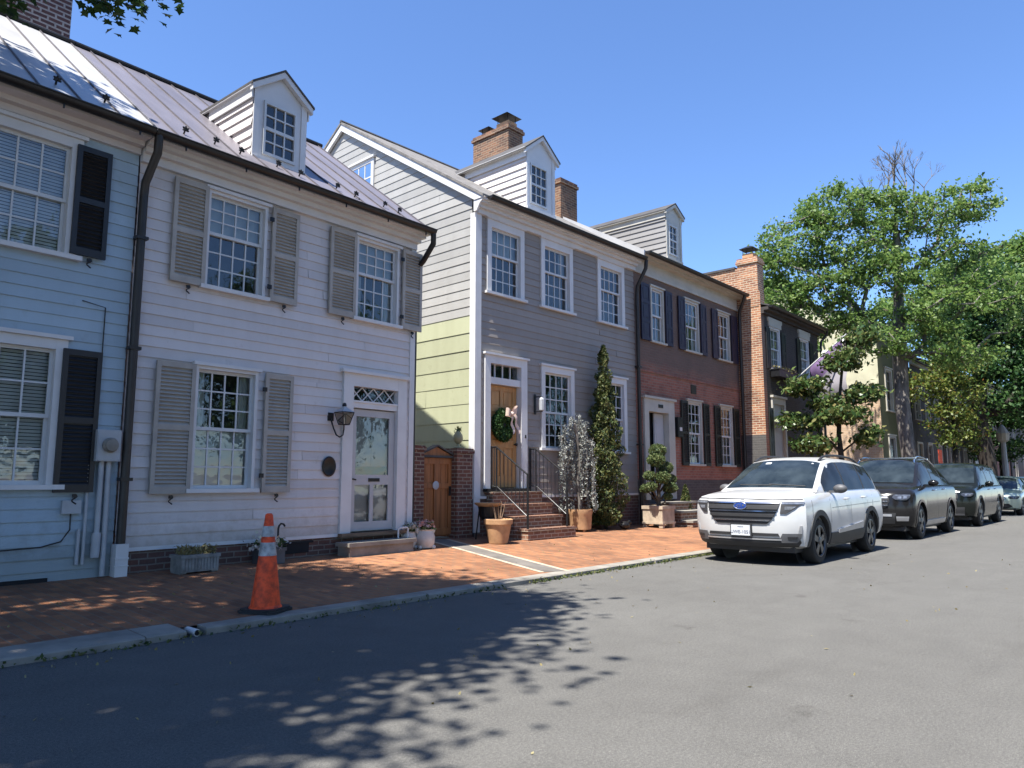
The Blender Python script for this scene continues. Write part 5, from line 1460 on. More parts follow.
def black_suv():
    c = Car('parked_car', 'big black upright SUV between the graphite SUV and the silver hatchback', 24.40, 5.20, 5.2, 1.98, 'paint_black',
            zs=([0, .12, .3, 1.0, 1.4, 4.0, 5.0, 5.2], [.94, 1.04, 1.08, 1.14, 1.15, 1.17, 1.17, 1.05]),
            hood=([0, .08, .3, .7, 1.2, 1.7, 4.8, 5.2], [1.02, 1.10, 1.16, 1.19, 1.21, 1.16, 1.18, 1.1]),
            wb=3.05, fo=.98, rw=.39, cab=(1.25, 5.1),
            roofz=([1.25, 1.5, 1.8, 2.0, 2.3, 3.2, 4.5, 4.9, 5.1], [1.17, 1.42, 1.68, 1.80, 1.84, 1.86, 1.83, 1.74, 1.2]),
            yr=([1.25, 2.0, 4.5, 5.1], [.84, .72, .71, .72]), tumble_y=0, nose=.24, lean=([.2, .5, .85, 1.1], [.06, 0, 0, .06]))
    c.rimstyle = ('rim_bright', 6)
    c.glass_top('windshield', 1.32, 1.98)
    for sd in (-1, 1): c.side_glass(1.55, 2.65, sd); c.side_glass(2.74, 3.7, sd); c.side_glass(3.8, 4.75, sd)
    c.pillar(2.65, 2.74); c.pillar(3.7, 3.8)
    c.arches('plastic', .06); c.mirror(1.8, 'paint_black'); c.seams((1.65, 2.7, 3.75)); c.handles((2.45, 3.5), 'chrome')
    suv_face(c, .58, .70, .96, 3, 'plastic_grey', (.64, .93), (.86, .96))
    c.bar('grille_bar', -.62, .62, .985, .03, 'chrome', .02)
    c.fpatch('lower_intake', [(.36, -.7, .7), (.56, -.72, .72)], 'plastic', .010); c.bar('skid_strip', -.7, .7, .35, .05, 'plastic_grey', .02); c.plate(.60, .03)
    return c
def hatch(label, X0, Yc, paint_, rot=0):
    c = Car('parked_car', label, X0, Yc, 4.3, 1.78, paint_,
            zs=([0, .12, .3, 1.0, 1.4, 3.5, 4.2, 4.3], [.66, .74, .80, .90, .92, .96, .96, .9]),
            hood=([0, .10, .3, .7, 1.15, 1.6, 4.0, 4.3], [.72, .82, .88, .95, 1.0, .96, .98, .92]),
            wb=2.6, fo=.88, rw=.32, cab=(1.0, 4.2),
            roofz=([1.0, 1.3, 1.7, 2.05, 2.4, 3.0, 3.6, 4.0, 4.2], [.95, 1.12, 1.32, 1.44, 1.48, 1.48, 1.40, 1.22, .98]),
            yr=([1.0, 2.05, 3.6, 4.2], [.76, .60, .57, .6]), tumble_y=0, nose=.36, zb=.2, rotz=rot)
    c.rimstyle = ('rim_bright', 5)
    c.glass_top('windshield', 1.08, 2.0)
    for sd in (-1, 1): c.side_glass(1.4, 2.4, sd); c.side_glass(2.48, 3.5, sd)
    c.mirror(1.6, paint_); c.seams((1.45, 2.44)); c.handles((2.2, 3.2), paint_)
    suv_face(c, .45, .60, .68, 1, 'chrome', (.50, .84), (.62, .73))
    c.fpatch('lower_intake', [(.26, -.45, .45), (.34, -.62, .62), (.44, -.52, .52)], 'plastic', .012)
    c.plate(.5, .03)
    return c
white_suv(); dark_suv(); black_suv()
hatch('pale silver hatchback last but one in the kerbside row', 33.8, 5.25, 'paint_silver')
hatch('dark blue hatchback at the far end of the kerbside row', 40.2, 5.3, 'paint_blue')
# ================================================================== small things on the pavement
cx, cy = 3.90, 6.60; cz = gz(cy)
CN = thing('traffic_cone', 'dirty orange traffic cone with two grey reflective bands on a black base', 'traffic cone', (cx, cy, cz), R(28))
b = MB()
for (h_, z0, z1) in ((.20, 0, .022), (.185, .0221, .038)):
    c_ = .05; poly = [(-h_ + c_, -h_), (h_ - c_, -h_), (h_, -h_ + c_), (h_, h_ - c_), (h_ - c_, h_), (-h_ + c_, h_), (-h_, h_ - c_), (-h_, -h_ + c_)]
    b.prism(poly, lambda u, v, t: (u, v, t), z0, z1)
b.build('base', M['rubber'], CN, fix=True)
rc = lambda z: .142 + (.034 - .142) * (z - .03) / (.92 - .03)
def ring(z0, z1, off=0.0): return [(rc(z0) + off, z0), (rc(z1) + off, z1)]
MB().lathe([(.155, .038), (.15, .05)] + ring(.06, .905) + [(.028, .915), (.022, .92)], 32).build('cone', M['cone'], CN, smooth=True)
MB().lathe([(rc(.52), .52), (rc(.52) + .003, .521), (rc(.645) + .003, .645), (rc(.645), .646)], 32).build('reflective_band', M['cone_band'], CN, smooth=True)
MB().lathe([(rc(.70), .70), (rc(.70) + .003, .701), (rc(.80) + .003, .80), (rc(.80), .801)], 32).build('reflective_band', M['cone_band'], CN, smooth=True)

TP = thing('planter', 'small grey stone trough of dry plants against the white house', 'planter', (4.45, 9.22, gz(9.22)), A2)
t = MB(); t.box(-.24, .24, -.14, .14, .02, .21); t.box(-.255, .255, -.155, .155, .185, .225)
for k in range(12): t.box(-.23 + k * .04, -.205 + k * .04, -.148, -.139, .04, .18)
for x in (-.2, .2): t.box(x - .04, x + .04, -.12, .12, 0, .02)
t.build('trough', M['trough'], TP)
n_ = 420; leaf_object('plants', np.stack([rng.uniform(-.23, .23, n_), rng.uniform(-.13, .13, n_), .22 + np.clip(np.abs(rng.normal(0, .055, n_)), 0, .10)], 1), .06, M['dry'], TP, up=(0, 0, 1, .5), asp=3)
TQ = thing('planter', 'dark square planter of white and yellow flowers behind the traffic cone', 'planter', (5.55, 9.36, gz(9.36)), A2)
t = MB(); t.box(-.17, .17, -.13, .13, .0, .20); t.box(-.185, .185, -.145, .145, .17, .215); t.build('trough', M['plastic_grey'], TQ)
n_ = 260; leaf_object('plants', np.stack([rng.uniform(-.2, .2, n_), rng.uniform(-.15, .15, n_), .2 + np.clip(np.abs(rng.normal(0, .06, n_)), 0, .12)], 1), .06, M['needle_topiary'], TQ, asp=2)
n_ = 170; leaf_object('flowers', np.stack([rng.normal(-.05, .13, n_), rng.normal(-.04, .09, n_), .2 + np.abs(rng.normal(.03, .08, n_))], 1), .05, M['petal_white'], TQ, asp=1.2)
SH = thing('garden_hook', 'thin black crook standing in the flower planter behind the cone', 'garden hook', (5.68, 9.36, gz(9.36) + .1))
MB().tube([(0, 0, -.05), (0, 0, .36), (.01, 0, .40), (.04, 0, .43), (.08, 0, .42), (.10, 0, .39)], .014, 8).build('crook', M['iron'], SH, smooth=True)

def owl_pot(label, x, y, s, flower):
    o = thing('flower_pot', label, 'flower pot', (x, y, gz(y)), R(-20), 'ceramic flower pots on the doorstep')
    MB().lathe([(.09, 0), (.12, .01), (.145, .08), (.15, .17), (.13, .24), (.12, .27), (.135, .29), (.12, .285), (.10, .24)], 20).build('pot', M['pot_white'], o, smooth=True).scale = (s, s, s)
    e = MB()
    for sx in (-1, 1):
        e.ball((sx * .12 * s, 0, .27 * s), .045 * s, 8, sc=(1, .6, 1.3)); e.ball((sx * .11 * s, -.07 * s, .02 * s), .035 * s, 8)
    e.build('ear', M['pot_white'], o, smooth=True)
    n_ = 150; leaf_object('plants', np.stack([np.clip(rng.normal(0, .07, n_), -.12, .12), np.clip(rng.normal(0, .07, n_), -.12, .12), .28 * s + np.abs(rng.normal(0, .06, n_))], 1), .06, M['needle_topiary'], o, up=(0, 0, 1, .3))
    n_ = 190; leaf_object('flowers', np.stack([np.clip(rng.normal(0, .08, n_), -.13, .13), np.clip(rng.normal(0, .08, n_), -.13, .13), .33 * s + np.clip(np.abs(rng.normal(0, .05, n_)), 0, .1)], 1), .05, M[flower], o, asp=1.1)
owl_pot('eared white ceramic pot of white flowers beside the stone doorstep', 8.27, 9.62, .95, 'petal_white')
owl_pot('eared cream ceramic pot of pink flowers in front of the gate pillar', 8.50, 9.46, 1.08, 'petal_pink')
WS = thing('boot_scraper', 'small bent white metal loop standing on the doorstep edge', 'boot scraper', (7.98, 9.42, .40))
MB().tube([(-.10, 0, -.02), (-.10, 0, .13), (-.08, 0, .15), (.08, 0, .15), (.10, 0, .13), (.10, 0, -.02)], .015, 8).build('loop', M['white'], WS, smooth=True)

TC = thing('flower_pot', 'big terracotta pot with bare twigs at the foot of the brick steps', 'flower pot', (10.08, 9.25, gz(9.25)))
MB().lathe([(.16, 0), (.175, .01), (.235, .33), (.238, .345), (.262, .35), (.268, .43), (.25, .44), (.225, .435), (.22, .38), (.01, .375)], 32).build('pot', M['terracotta'], TC, smooth=True)
t = MB(); rr = random.Random(5)
for k in range(7):
    a = rr.uniform(0, 6.28); p = Vector((.04 * math.cos(a), .04 * math.sin(a), .37)); q = p + Vector((math.cos(a) * rr.uniform(.02, .14), math.sin(a) * .1, rr.uniform(.15, .4)))
    t.tube([p, (p + q) / 2 + Vector((.01, 0, 0)), q], [.012, .009, .004], 5)
t.build('twigs', M['old_wood'], TC)
PS = thing('plant_stand', 'black plant stand carrying a wide clay saucer beside the brick steps', 'plant stand', (10.42, 9.82, gz(9.82)))
t = MB()
for k in range(3):
    a = 2 * math.pi * k / 3 + .4; t.tube([(.24 * math.cos(a), .24 * math.sin(a), 0), (.17 * math.cos(a), .17 * math.sin(a), .62)], .014, 6)
t.lathe([(.10, .34), (.17, .42), (.19, .56), (.2, .62)], 20); t.build('stand', M['iron'], PS)
MB().lathe([(.2, .62), (.26, .66), (.27, .69), (.2, .675)], 24).build('saucer', M['terracotta'], PS, smooth=True)

# weeping silver conifer in a round pot
def pot_feet(o, r, mat='terracotta'):
    m = MB()
    for k in range(3): m.ball((r * math.cos(k * 2.1), r * math.sin(k * 2.1), .02), .035, 6)
    m.build('foot', M[mat], o)
WP = thing('weeping_tree', 'silvery weeping conifer trailing from a round clay pot beside the iron railing', 'potted tree', (13.42, 9.85, gz(9.85)))
MB().lathe([(.20, .04), (.23, .05), (.25, .36), (.265, .40), (.265, .48), (.24, .48), (.23, .42), (.01, .41)], 28).build('pot', M['terracotta'], WP, smooth=True)
pot_feet(WP, .17)
t = MB(); t.tube([(0, 0, .4), (-.05, .02, 1.0), (-.02, 0, 1.6), (-.12, 0, 2.15), (-.22, -.02, 2.36)], [.045, .04, .035, .03, .02], 8)
rr = random.Random(11); pts = []
for k in range(32):
    a = rr.uniform(0, 6.28); R0 = rr.uniform(.12, .60); sx = -.12 + R0 * math.cos(a) * 1.05; sy = R0 * math.sin(a) * .6; z0 = 2.42 - 1.15 * R0 ** 1.5 + rr.uniform(-.22, .14); ln = rr.uniform(.3, 1.0) ** 1.4 * 1.9
    if rr.random() < .25: z0 -= .5
    path = [Vector((-.1, 0, min(2.2, z0 - .05))), Vector((sx * .6 - .05, sy * .6, z0 + .05))]
    steps = int(ln / .08) + 2
    for q in range(steps): path.append(Vector((sx + .04 * math.sin(q * .6 + k), sy + .03 * math.cos(q * .5 + k), max(.5, z0 - .06 * q - .02 * q * min(1, q / 5)))))
    t.tube(path, .006, 4)
    for q in path[1:]:
        for _ in range(11): pts.append(q + Vector((rr.gauss(0, .026), rr.gauss(0, .026), rr.gauss(0, .04))))
t.build('trunk', M['bark_pale'], WP)
leaf_object('needles', [tuple(p) for p in pts], .055, M['needle_grey'], WP, up=(0, 0, 1, .35), asp=2.6)

CY = thing('columnar_evergreen', 'tall narrow evergreen growing against the grey clapboard wall', 'evergreen', (14.45, 9.88, gz(9.88)))
n_ = 15000; u = rng.uniform(0, 1, n_); th = rng.uniform(0, 2 * math.pi, n_)
zc = .10 + 4.2 * u ** 1.15
prof_r = np.interp(zc, [.1, .35, 1.0, 1.8, 2.6, 3.3, 3.8, 4.1, 4.3], [.26, .40, .42, .36, .27, .19, .12, .09, .02])
lump = 1 + .30 * np.sin(th * 3 + zc * 5.1) + .24 * np.sin(th * 5 - zc * 8.3) + .20 * np.sin(zc * 15 + th * 2)
rad = prof_r * lump * (1 - .55 * rng.uniform(0, 1, n_) ** 2.2)
keep = ~((zc > 3.62) & (zc < 3.84) & (rng.uniform(0, 1, n_) < .75))
pts = np.stack([rad * np.cos(th), rad * np.sin(th) * .85, zc], 1)[keep]
leaf_object('foliage', pts, .075, M['needle_green'], CY, up=(0, 0, 1, .45), asp=2.1)
MB().tube([(0, 0, 0), (.02, 0, 1.5), (-.01, 0, 3.0), (.01, 0, 4.15)], [.05, .04, .025, .008], 8).build('trunk', M['bark_dark'], CY)
FR_ = thing('garden_ornament', 'dark round stone ornament at the foot of the tall narrow evergreen', 'ornament', (14.72, 9.55, gz(9.55)))
MB().ball((0, 0, .10), .12, 10, sc=(1.4, .9, .8)).ball((.1, -.05, .16), .06, 8).build('stone', M['bronze'], FR_, smooth=True)

TO = thing('potted_topiary', 'cloud-pruned topiary in a square boxed planter before the brick house', 'topiary', (16.08, 9.45, gz(9.45)))
b = MB(); b.box(-.29, .29, -.27, .27, .10, .48); b.box(-.31, .31, -.29, .29, .44, .52); b.box(-.31, .31, -.29, .29, .09, .14)
for sx in (-.24, .24):
    for sy in (-.22, .22): b.box(sx - .05, sx + .05, sy - .05, sy + .05, 0, .09)
b.build('planter', M['edging'], TO)
balls = [(.02, 0, 1.86, .20), (-.15, -.05, 1.62, .20), (-.42, -.02, 1.24, .14), (-.46, -.08, .98, .14), (-.10, -.2, 1.20, .18), (.26, -.05, 1.44, .19), (.42, -.08, 1.15, .17), (.50, .02, .93, .13), (.17, -.25, .95, .16), (.05, -.25, .74, .10), (-.25, .2, .93, .13), (.30, .1, 1.68, .12)]
t = MB(); t.tube([(0, 0, .45), (.03, 0, .8), (-.04, 0, 1.2), (.02, 0, 1.8)], [.06, .05, .04, .02], 8)
for x, y, z, r_ in balls: t.tube([(0, 0, max(.5, z - .35)), (x * .6, y * .6, z - .14), (x, y, z)], [.028, .02, .01], 6)
t.build('trunk', M['bark'], TO)
pts = []
for x, y, z, r_ in balls:
    k = int(2000 * (r_ / .2) ** 2); v = rng.normal(size=(k, 3)); v /= np.linalg.norm(v, axis=1, keepdims=True)
    pts.append(np.array([x, y, z]) + v * r_ * (rng.uniform(.72, 1.05, (k, 1))) * np.array([1.08, 1.08, .82]))
leaf_object('foliage', np.concatenate(pts), .05, M['needle_topiary'], TO, up=(0, 0, 1, .35), asp=2.4)
SB = thing('shrub', 'small pointed evergreen shrub beside the brick steps and the white car', 'shrub', (18.0, 9.75, gz(9.75)))
n_ = 2200; u = rng.uniform(0, 1, n_); th = rng.uniform(0, 6.28, n_); rad = .22 * (1 - u) ** .7 * rng.uniform(.4, 1.1, n_)
leaf_object('foliage', np.stack([rad * np.cos(th), rad * np.sin(th), .05 + u * .95], 1), .07, M['needle_green'], SB, up=(0, 0, 1, .5))
MB().tube([(0, 0, 0), (0, 0, .8)], [.03, .01], 6).build('stem', M['bark'], SB)

# signpost down the street
SG = thing('signpost', 'white signpost with a lamp-like head in front of the pale house', 'signpost', (50.0, 7.0, gz(7)))
MB().tube([(0, 0, 0), (0, 0, 3.4)], [.16, .13], 8).build('post', M['meter_grey'], SG)
MB().lathe([(.10, 3.35), (.30, 3.5), (.34, 3.9), (.12, 4.3), (.03, 4.4)], 10).build('head', M['cream'], SG)
OB = thing('banner', 'small orange banner hanging low in front of the grey row house', 'banner', (41.8, 8.6, 1.6))
MB().box(0, .75, 0, .02, 0, 1.25).build('cloth', M['cone'], OB)
MB().tube([(-.05, .05, 1.27), (.8, .05, 1.27)], .025, 6).build('rod', M['iron'], OB)

# weeds and fallen leaves along the kerb
n_ = 900; px_ = np.concatenate([rng.uniform(7.4, 12.6, 600), rng.uniform(-1, 7, 300)]); py_ = 6.26 - np.abs(rng.normal(0, .03, n_))
tag(leaf_object('weeds', np.stack([px_, py_, .005 + np.abs(rng.normal(0, .018, n_))], 1), .045, M['needle_green'], up=(0, 0, 1, .3), asp=2.2), kind='stuff')
n_ = 420; px_ = np.concatenate([rng.uniform(-1, 24, 200), rng.uniform(1, 12, 120), rng.uniform(0, 15, 100)]); py_ = np.concatenate([6.2 - np.abs(rng.normal(0, .25, 200)), rng.uniform(6.6, 9.4, 120), rng.uniform(1.5, 5.5, 100)])
pz_ = np.where(py_ < 6.27, .006, gz(py_) + .006)
tag(leaf_object('fallen_leaves', np.stack([px_, py_, pz_], 1), .035, M['dry'], asp=1.8, flat=.9, seed=77), kind='stuff')
# ================================================================== trees
def make_tree(name, label, base_, trunk, blobs, n_attr, per, leaf, mat, bark, seed, r_trunk=.3, cl=.5, minr=.012, group=None, twigs=None, asp=1.7, parts_loc=None, flat=.3, extra=None):
    """trunk: list of points (local). blobs: (cx,cy,cz,rx,ry,rz,weight). Limbs join attractors to the nearest wood, pipe-model radii."""
    r_ = np.random.default_rng(seed)
    o = thing(name, label, 'tree', base_, 0, group)
    wts = np.array([b[6] for b in blobs], float); wts /= wts.sum()
    A = []
    for b_, k in zip(blobs, (wts * n_attr).astype(int) + 1):
        v = r_.normal(size=(k, 3)); v /= np.linalg.norm(v, axis=1, keepdims=True)
        A.append(np.array(b_[:3]) + v * (r_.uniform(.25, 1, (k, 1)) ** .45) * np.array(b_[3:6]))
    A = np.concatenate(A)
    if extra is not None: A = np.concatenate([A, np.asarray(extra, float)])
    # wood skeleton
    nodes = []; par = []
    tp = [np.array(p, float) for p in trunk]
    for a, b_ in zip(tp, tp[1:]):
        m = max(2, int(np.linalg.norm(b_ - a) / .5))
        for k in range(m):
            nodes.append(a + (b_ - a) * k / m); par.append(len(nodes) - 2)
    nodes.append(tp[-1]); par.append(len(nodes) - 2)
    n0 = len(nodes); low = int(n0 * .3)
    order = np.argsort(np.min(np.linalg.norm(A[:, None] - np.array(nodes)[None, low:], axis=2), axis=1))
    tips = []
    for i in order:
        p = A[i]; arr = np.array(nodes[low:]); d = np.linalg.norm(arr - p, axis=1) + np.maximum(0, arr[:, 2] - p[2]) * .8
        j = int(np.argmin(d)) + low; q = nodes[j]; L = np.linalg.norm(p - q); m = max(1, int(L / .55)); last = j
        bend = r_.normal(size=3) * L * .10 + np.array([0, 0, -.06 * L])
        for k in range(1, m + 1):
            f_ = k / m; nodes.append(q + (p - q) * f_ + bend * math.sin(math.pi * f_)); par.append(last); last = len(nodes) - 1
        tips.append(last)
    load = np.zeros(len(nodes)); 
    for t in tips: load[t] += 1
    for i in range(len(nodes) - 1, 0, -1): load[par[i]] += load[i]
    rad = np.maximum(minr, r_trunk * (np.maximum(load, .3) / load.max()) ** .44)
    kids = {}
    for i, p in enumerate(par): kids.setdefault(p, []).append(i)
    g = MB(); nw = np.array(nodes)
    def walk(start, prev):
        stack = [(start, prev)]
        while stack:
            s, p = stack.pop(); path = ([nodes[p]] if p >= 0 else []) + [nodes[s]]; rr_ = ([min(rad[p], rad[s] * 1.15)] if p >= 0 else []) + [rad[s]]; c = s
            while True:
                ks = sorted(kids.get(c, []), key=lambda q: -rad[q])
                if not ks: break
                for q in ks[1:]: stack.append((q, c))
                c = ks[0]; path.append(nodes[c]); rr_.append(rad[c])
            if len(path) > 1: g.tube(path, [float(x) for x in rr_], 8 if rr_[0] > .06 else 5)
    walk(0, -1)
    if twigs:
        for (x, y, z, h_, s_) in twigs:
            rq = random.Random(int(x * 31 + z * 17))
            def grow(p, d, ln, r0, dep):
                e = p + d * ln; g.tube([p, (p + e) / 2 + Vector((rq.gauss(0, .04 * ln), rq.gauss(0, .04 * ln), 0)), e], [r0, r0 * .8, r0 * .6], 5)
                if dep == 0: return
                for _ in range(rq.choice((2, 3, 3))):
                    nd = (d + Vector((rq.gauss(0, .42), rq.gauss(0, .42), rq.uniform(-.05, .35)))).normalized(); grow(e, nd, ln * rq.uniform(.55, .8), r0 * .6, dep - 1)
            grow(Vector((x, y, z)), Vector((0, 0, 1)), h_, s_, 4)
    # root flare
    g.lathe([(r_trunk * 1.5, -.1), (r_trunk * 1.25, .15), (r_trunk * 1.02, .6)], 10, c=tuple(tp[0]))
    g.build('trunk', M[bark], o, smooth=True)
    T_ = nw[tips]
    pts = np.repeat(T_, per, 0) + r_.normal(size=(len(T_) * per, 3)) * np.array([cl, cl, cl * .62]) * r_.uniform(.5, 1.2, (len(T_), 1)).repeat(per, 0)
    leaf_object('crown', pts, leaf, M[mat], o, asp=asp, flat=flat, seed=seed)
    return o
# tree on the kerb outside the picture: its shade falls on road, pavement and roof, one bough hangs into view
MT = make_tree('maple_tree', 'maple whose dark leafy bough hangs over the silver roof', (-3.0, 7.2, gz(6.9)),
          [(0, 0, 0), (.1, .05, 2), (-.1, .1, 4), (.1, .1, 6), (0, .2, 9), (.1, .2, 11.5)],
          [(0, .6, 10.8, 4.8, 4.3, 3.2, 5), (1.2, -1.2, 9.6, 3.4, 2.7, 2.0, 3), (.3, 2.5, 9.8, 3.4, 1.8, 2.2, 2), (-1.5, 0, 8.6, 3.4, 4.0, 2.0, 2), (.6, -2.7, 9.4, 2.2, 1.6, 1.3, 2), (3.9, -1.7, 9.6, 1.4, 1.1, .9, 2.0), (2.4, -1.8, 9.5, 1.5, 1.1, .9, 1.4), (-1.6, -3.5, 9.2, 2.2, 1.4, 1.1, 1.3)], 600, 120, .155, 'leaf_maple', 'bark', 21,
          r_trunk=.34, cl=.42, asp=1.3)
# the hanging bough
bp_ = [(.3, .6, 7.4), (2.8, .7, 7.6), (4.1, .75, 7.2), (4.75, .7, 6.8), (5.2, .6, 6.35)]
g = MB(); g.tube(bp_, [.09, .06, .04, .025, .012], 7)
rq = random.Random(4); lp = []
for k in range(64):
    f_ = rq.uniform(.35, 1.0) * 4; i_ = min(3, int(f_)); p = Vector(bp_[i_]).lerp(Vector(bp_[i_ + 1]), f_ - i_)
    q = p + Vector((rq.gauss(0, .28), rq.gauss(0, .4), rq.gauss(-.08, .16)))
    g.tube([p, (p + q) / 2 + Vector((0, 0, .05)), q], [.012, .008, .004], 5)
    for _ in range(34): lp.append(q + Vector((rq.gauss(0, .13), rq.gauss(0, .13), rq.gauss(-.02, .08))))
bo_ = g.build('bough', M['bark'], MT, smooth=True)
lobed_object('leaves', [tuple(p) for p in lp], .115, M['leaf_maple'], bo_, seed=8)
# street trees: blobs given as (sideways from the trunk, depth, height, radii, weight) along the street's diagonal
def diag(blobs, sx=-.23, sy=.97):
    return [(l * sx + d * sy, l * sy - d * sx, z, max(rl * abs(sx), rd * sy) , max(rl * sy, rd * abs(sx)), rz, w) for l, d, z, rl, rd, rz, w in blobs]
make_tree('street_tree', 'big spreading street tree with a bare dead top and pale forked trunk', (31.2, 7.4, gz(7.4)),
          [(0, 0, 0), (-.1, 0, 2), (-.15, .1, 4.2), (0, .1, 6.5), (.1, 0, 9), (.1, -.05, 11.0), (.15, -.1, 12.4)],
          diag([(3.5, -1.3, 10.6, 1.7, 1.4, 1.4, 2.2), (2.1, -1.4, 11.7, 1.4, 1.4, 1.0, 1.6), (4.3, -1.2, 8.5, 1.2, 1.3, 1.0, 1.2), (2.6, -1.3, 8.5, 1.6, 1.4, .9, 1.6), (1.1, -1.5, 9.6, 1.0, 1.2, .9, 1.0), (4.8, -1.2, 9.8, .8, 1.0, .8, .5), (.2, -1.4, 9.0, .9, .9, .8, .8), (1.3, -1.2, 7.3, .9, 1.0, .5, .5),
                (-1.3, 0, 11.4, 1.3, 1.8, 1.0, 1.3), (-2.8, .3, 11.9, .9, 1.4, .8, .7), (-2.1, .5, 9.3, 1.7, 2.0, 1.2, 1.8), (-1.6, -.6, 7.5, 1.6, 1.8, .9, 1.3), (3.3, -1.0, 7.3, 1.6, 1.4, .5, .8), (-3.2, .4, 7.8, 1.4, 1.8, 1.2, 1.0), (-1.6, -.4, 5.9, 1.6, 1.6, .6, .9), (.6, -1.6, 6.3, 1.1, 1.0, .5, .6), (.3, .8, 10.4, .9, 1.4, .7, .5), (.6, -1.0, 11.0, .8, .9, .5, .5), (-.1, -.5, 12.0, .7, .8, .45, .4), (.9, -.6, 12.4, .6, .7, .4, .3)]),
          700, 54, .15, 'leaf_mid', 'bark_pale', 5, r_trunk=.27, cl=.25, minr=.014, twigs=[(.15, -.1, 12.2, .9, .06), (.1, -.5, 11.6, 1.0, .045), (.2, .35, 11.7, .8, .04), (.15, -.8, 12.0, .8, .035), (.1, .1, 12.4, .8, .04), (.3, -1.1, 11.9, .7, .03), (.0, .6, 12.0, .6, .03)])
make_tree('street_tree', 'dense dark green street tree at the far end of the row', (46.5, 7.3, gz(7.3)),
          [(0, 0, 0), (.1, 0, 2.2), (-.2, .2, 4.2), (-.2, 0, 7), (.1, 0, 10), (.2, 0, 12)],
          diag([(1.2, 0, 9.6, 1.8, 2.2, 1.7, 1.8), (-1.5, .3, 8.4, 2.0, 2.4, 1.9, 2.2), (-1.0, -.3, 11.4, 1.9, 2.2, 1.6, 1.8), (-3.6, 0, 10.2, 2.0, 2.4, 2.2, 2.0), (.8, -1.0, 7.0, 1.6, 1.6, .9, .9), (-3.4, -.8, 6.4, 2.0, 2.0, 1.3, 1.4), (-5.8, 0, 8.5, 2.2, 2.4, 2.4, 1.6), (-5.2, .2, 12.2, 1.8, 2.2, 1.6, 1.2), (-2.0, -.6, 5.2, 2.0, 1.6, .7, .9), (-4.6, -.6, 4.6, 2.0, 1.6, .9, .9)], -.155, .988),
          560, 80, .21, 'leaf_dark', 'bark_dark', 6, r_trunk=.42, cl=.42)
make_tree('street_tree', 'bright green tree rising behind the dense dark one', (57.0, 10.5, 0.2),
          [(0, 0, 0), (.1, 0, 3), (-.2, 0, 7), (.2, 0, 12), (.4, 0, 15)],
          diag([(2.5, 0, 12.5, 2.6, 2.4, 1.8, 1.6), (-.5, 0, 14.5, 2.4, 2.4, 1.6, 1.4), (-3.5, 0, 15.2, 2.4, 2.4, 1.8, 1.5), (-6.2, 0, 15.8, 2.4, 2.4, 2.0, 1.5), (-2.0, 0, 11.5, 3.0, 2.4, 1.8, 1.6), (-5.5, 0, 11.8, 2.6, 2.4, 2.2, 1.6)], -.18, .984), 330, 64, .28, 'leaf_mid', 'bark', 9, r_trunk=.45, cl=.46)
make_tree('street_tree', 'distant dark tree closing the end of the street', (88.0, 10.0, 0.2),
          [(0, 0, 0), (.1, 0, 3), (-.2, 0, 7), (.2, 0, 12)],
          diag([(3, 0, 9, 3.4, 3, 3.0, 2), (-2, 0, 8, 3.6, 3, 3.4, 2), (-7, 0, 9, 3.6, 3, 4.0, 2), (-2, 0, 13, 4, 3, 2.6, 2), (-9, 0, 5, 3, 3, 2.5, 1.4)], -.11, .993), 230, 60, .5, 'leaf_dark', 'bark_dark', 10, r_trunk=.45, cl=.8)
make_tree('small_tree', 'small broad-leaved tree beside the mauve flag with upright stem', (23.7, 7.5, gz(7.5)),
          [(0, 0, 0), (.02, 0, 1.5), (-.02, .05, 2.6), (.05, -.05, 4.0), (.1, -.2, 5.2)],
          diag([(.95, 0, 4.1, .55, .7, .26, 1.1), (-.15, -.1, 4.9, .55, .6, .3, 1.0), (-.75, .1, 5.6, .5, .6, .3, .8), (1.15, 0, 3.05, .6, .7, .22, 1.1), (-.1, -.3, 3.15, .7, .6, .25, 1.1), (.85, -.2, 2.3, .7, .6, .2, 1.0), (-.6, .2, 3.9, .5, .6, .24, .8), (-.75, 0, 2.55, .45, .5, .2, .6), (.35, 0, 3.6, .5, .5, .2, .6)], -.29, .955),
          190, 44, .17, 'leaf_magnolia', 'bark_dark', 14, r_trunk=.085, cl=.17, asp=1.9)
make_tree('small_tree', 'yellowing sapling between the pale trunk and the dense tree', (39.0, 7.4, gz(7.4)),
          [(0, 0, 0), (.1, 0, 1.8), (.6, 0, 3.2), (.4, 0, 5.0)],
          [(-.8, 0, 3.9, 1.2, 1.0, 1.1, 1), (.6, 0, 5.2, 1.5, 1.3, 1.3, 1.4), (1.6, -.2, 3.4, 1.2, .9, .9, .8), (.3, -.3, 6.8, 1.3, 1.2, .9, 1.0), (-.6, .9, 5.6, 1.2, 1.2, .9, .8)], 200, 36, .15, 'leaf_yellow', 'bark_dark', 15, r_trunk=.12, cl=.26)
make_tree('small_tree', 'low dark leafy tree filling the gap beneath the dense street tree', (53.0, 7.6, gz(7.6)),
          [(0, 0, 0), (.1, 0, 1.8), (.3, 0, 3.4), (.2, 0, 5.5)],
          diag([(1.6, 0, 4.6, 1.6, 1.4, 1.3, 1), (-.6, 0, 5.6, 1.7, 1.4, 1.3, 1.2), (-2.6, 0, 4.6, 1.7, 1.4, 1.5, 1.2), (.4, -.4, 3.2, 1.8, 1.2, .8, .9), (-3.8, 0, 6.4, 1.6, 1.4, 1.2, 1)], -.14, .99), 190, 60, .2, 'leaf_dark', 'bark_dark', 18, r_trunk=.14, cl=.34)
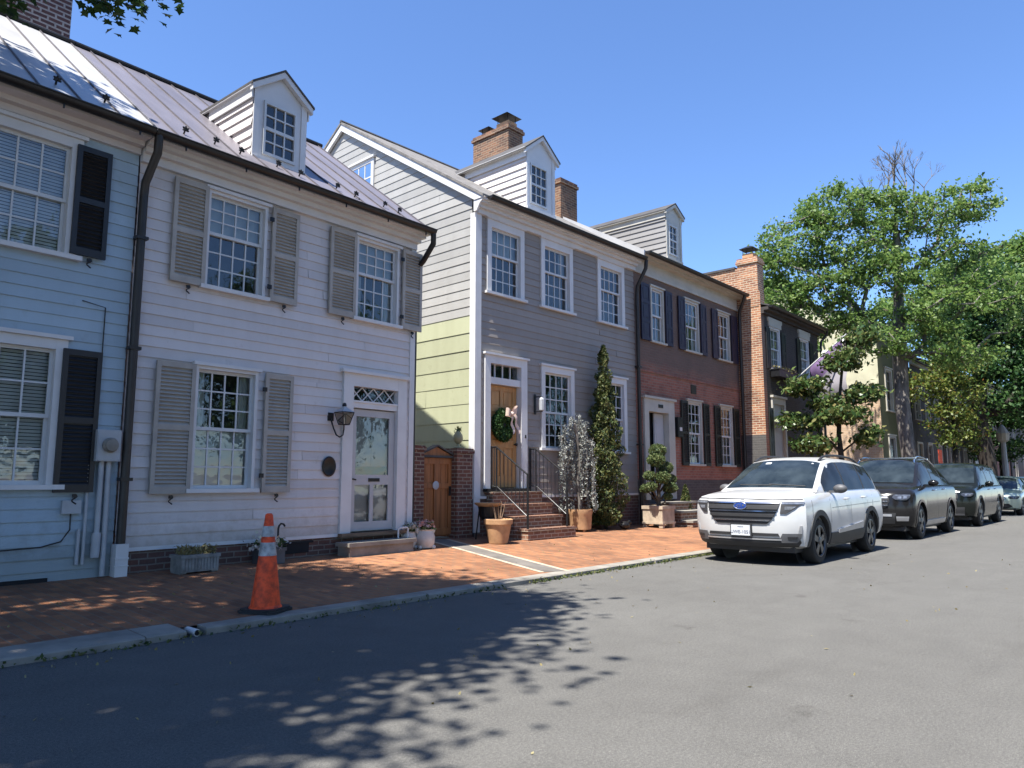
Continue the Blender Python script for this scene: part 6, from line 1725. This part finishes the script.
make_tree('small_tree', 'low leafy tree over the wall behind the salmon end wall', (35.0, 13.5, .2), [(0, 0, 0), (0, 0, 2.5), (.2, 0, 5), (0, 0, 8)],
          [(-1.6, 0, 7.6, 2.6, 1.8, 1.6, 1), (.8, .5, 9.2, 2.4, 1.8, 1.6, 1)], 70, 60, .3, 'leaf_mid', 'bark', 16, r_trunk=.18, cl=.5)
make_tree('garden_tree', 'round garden tree top peeping over the brick house roof', (23.5, 22, .2), [(0, 0, 0), (0, 0, 4), (.2, 0, 8), (0, 0, 11)],
          [(0, 0, 12.3, 1.6, 1.6, 1.5, 1)], 50, 60, .28, 'needle_green', 'bark', 17, r_trunk=.2, cl=.35)
make_tree('maple_tree', 'second maple, added out of view to deepen the shade on the near roadway', (-9.5, 5.6, .05),  # unseen canopy added to cut sky light over the shaded road
          [(0, 0, 0), (.1, .05, 2), (-.1, .1, 4), (.1, .1, 6), (0, .2, 9), (.1, .2, 11.5)],
          [(0, 0, 10.4, 4.8, 4.6, 3.0, 5), (1.5, -3.0, 9.2, 3.4, 2.8, 2.0, 3), (-1.5, 0, 8.0, 3.4, 4.0, 1.8, 2)], 300, 90, .24, 'leaf_maple', 'bark', 31, r_trunk=.34, cl=.5, asp=1.3)
# trees across the street (seen in the panes; nearest set to block sky, last two added for car reflections)
for i, (x, y, s_) in enumerate(((-1.5, -7.5, 21), (11, -12.5, 22), (21, -11.5, 23), (33, -12, 24), (46, -11.5, 25))):
    make_tree('oak_tree', ('broad oak across the street, opposite the white house', 'broad oak across the street, opposite the grey house', 'broad oak across the street, opposite the brick house', 'broad oak added across the street, unseen, to darken the graphite car windows', 'broad oak added across the street, unseen, to darken the last car windows')[i], (x, y, 0),
              [(0, 0, 0), (0, .1, 3), (.1, 0, 6), (0, 0, 9)], [(0, 0, 7.5, 4.6, 3.4, 3.6, 3), (0, .5, 4.0, 4.0, 2.6, 1.6, 1)], 120, 60, .5, 'leaf_dark', 'bark_dark', s_, r_trunk=.35, cl=.7, group='trees across the street')
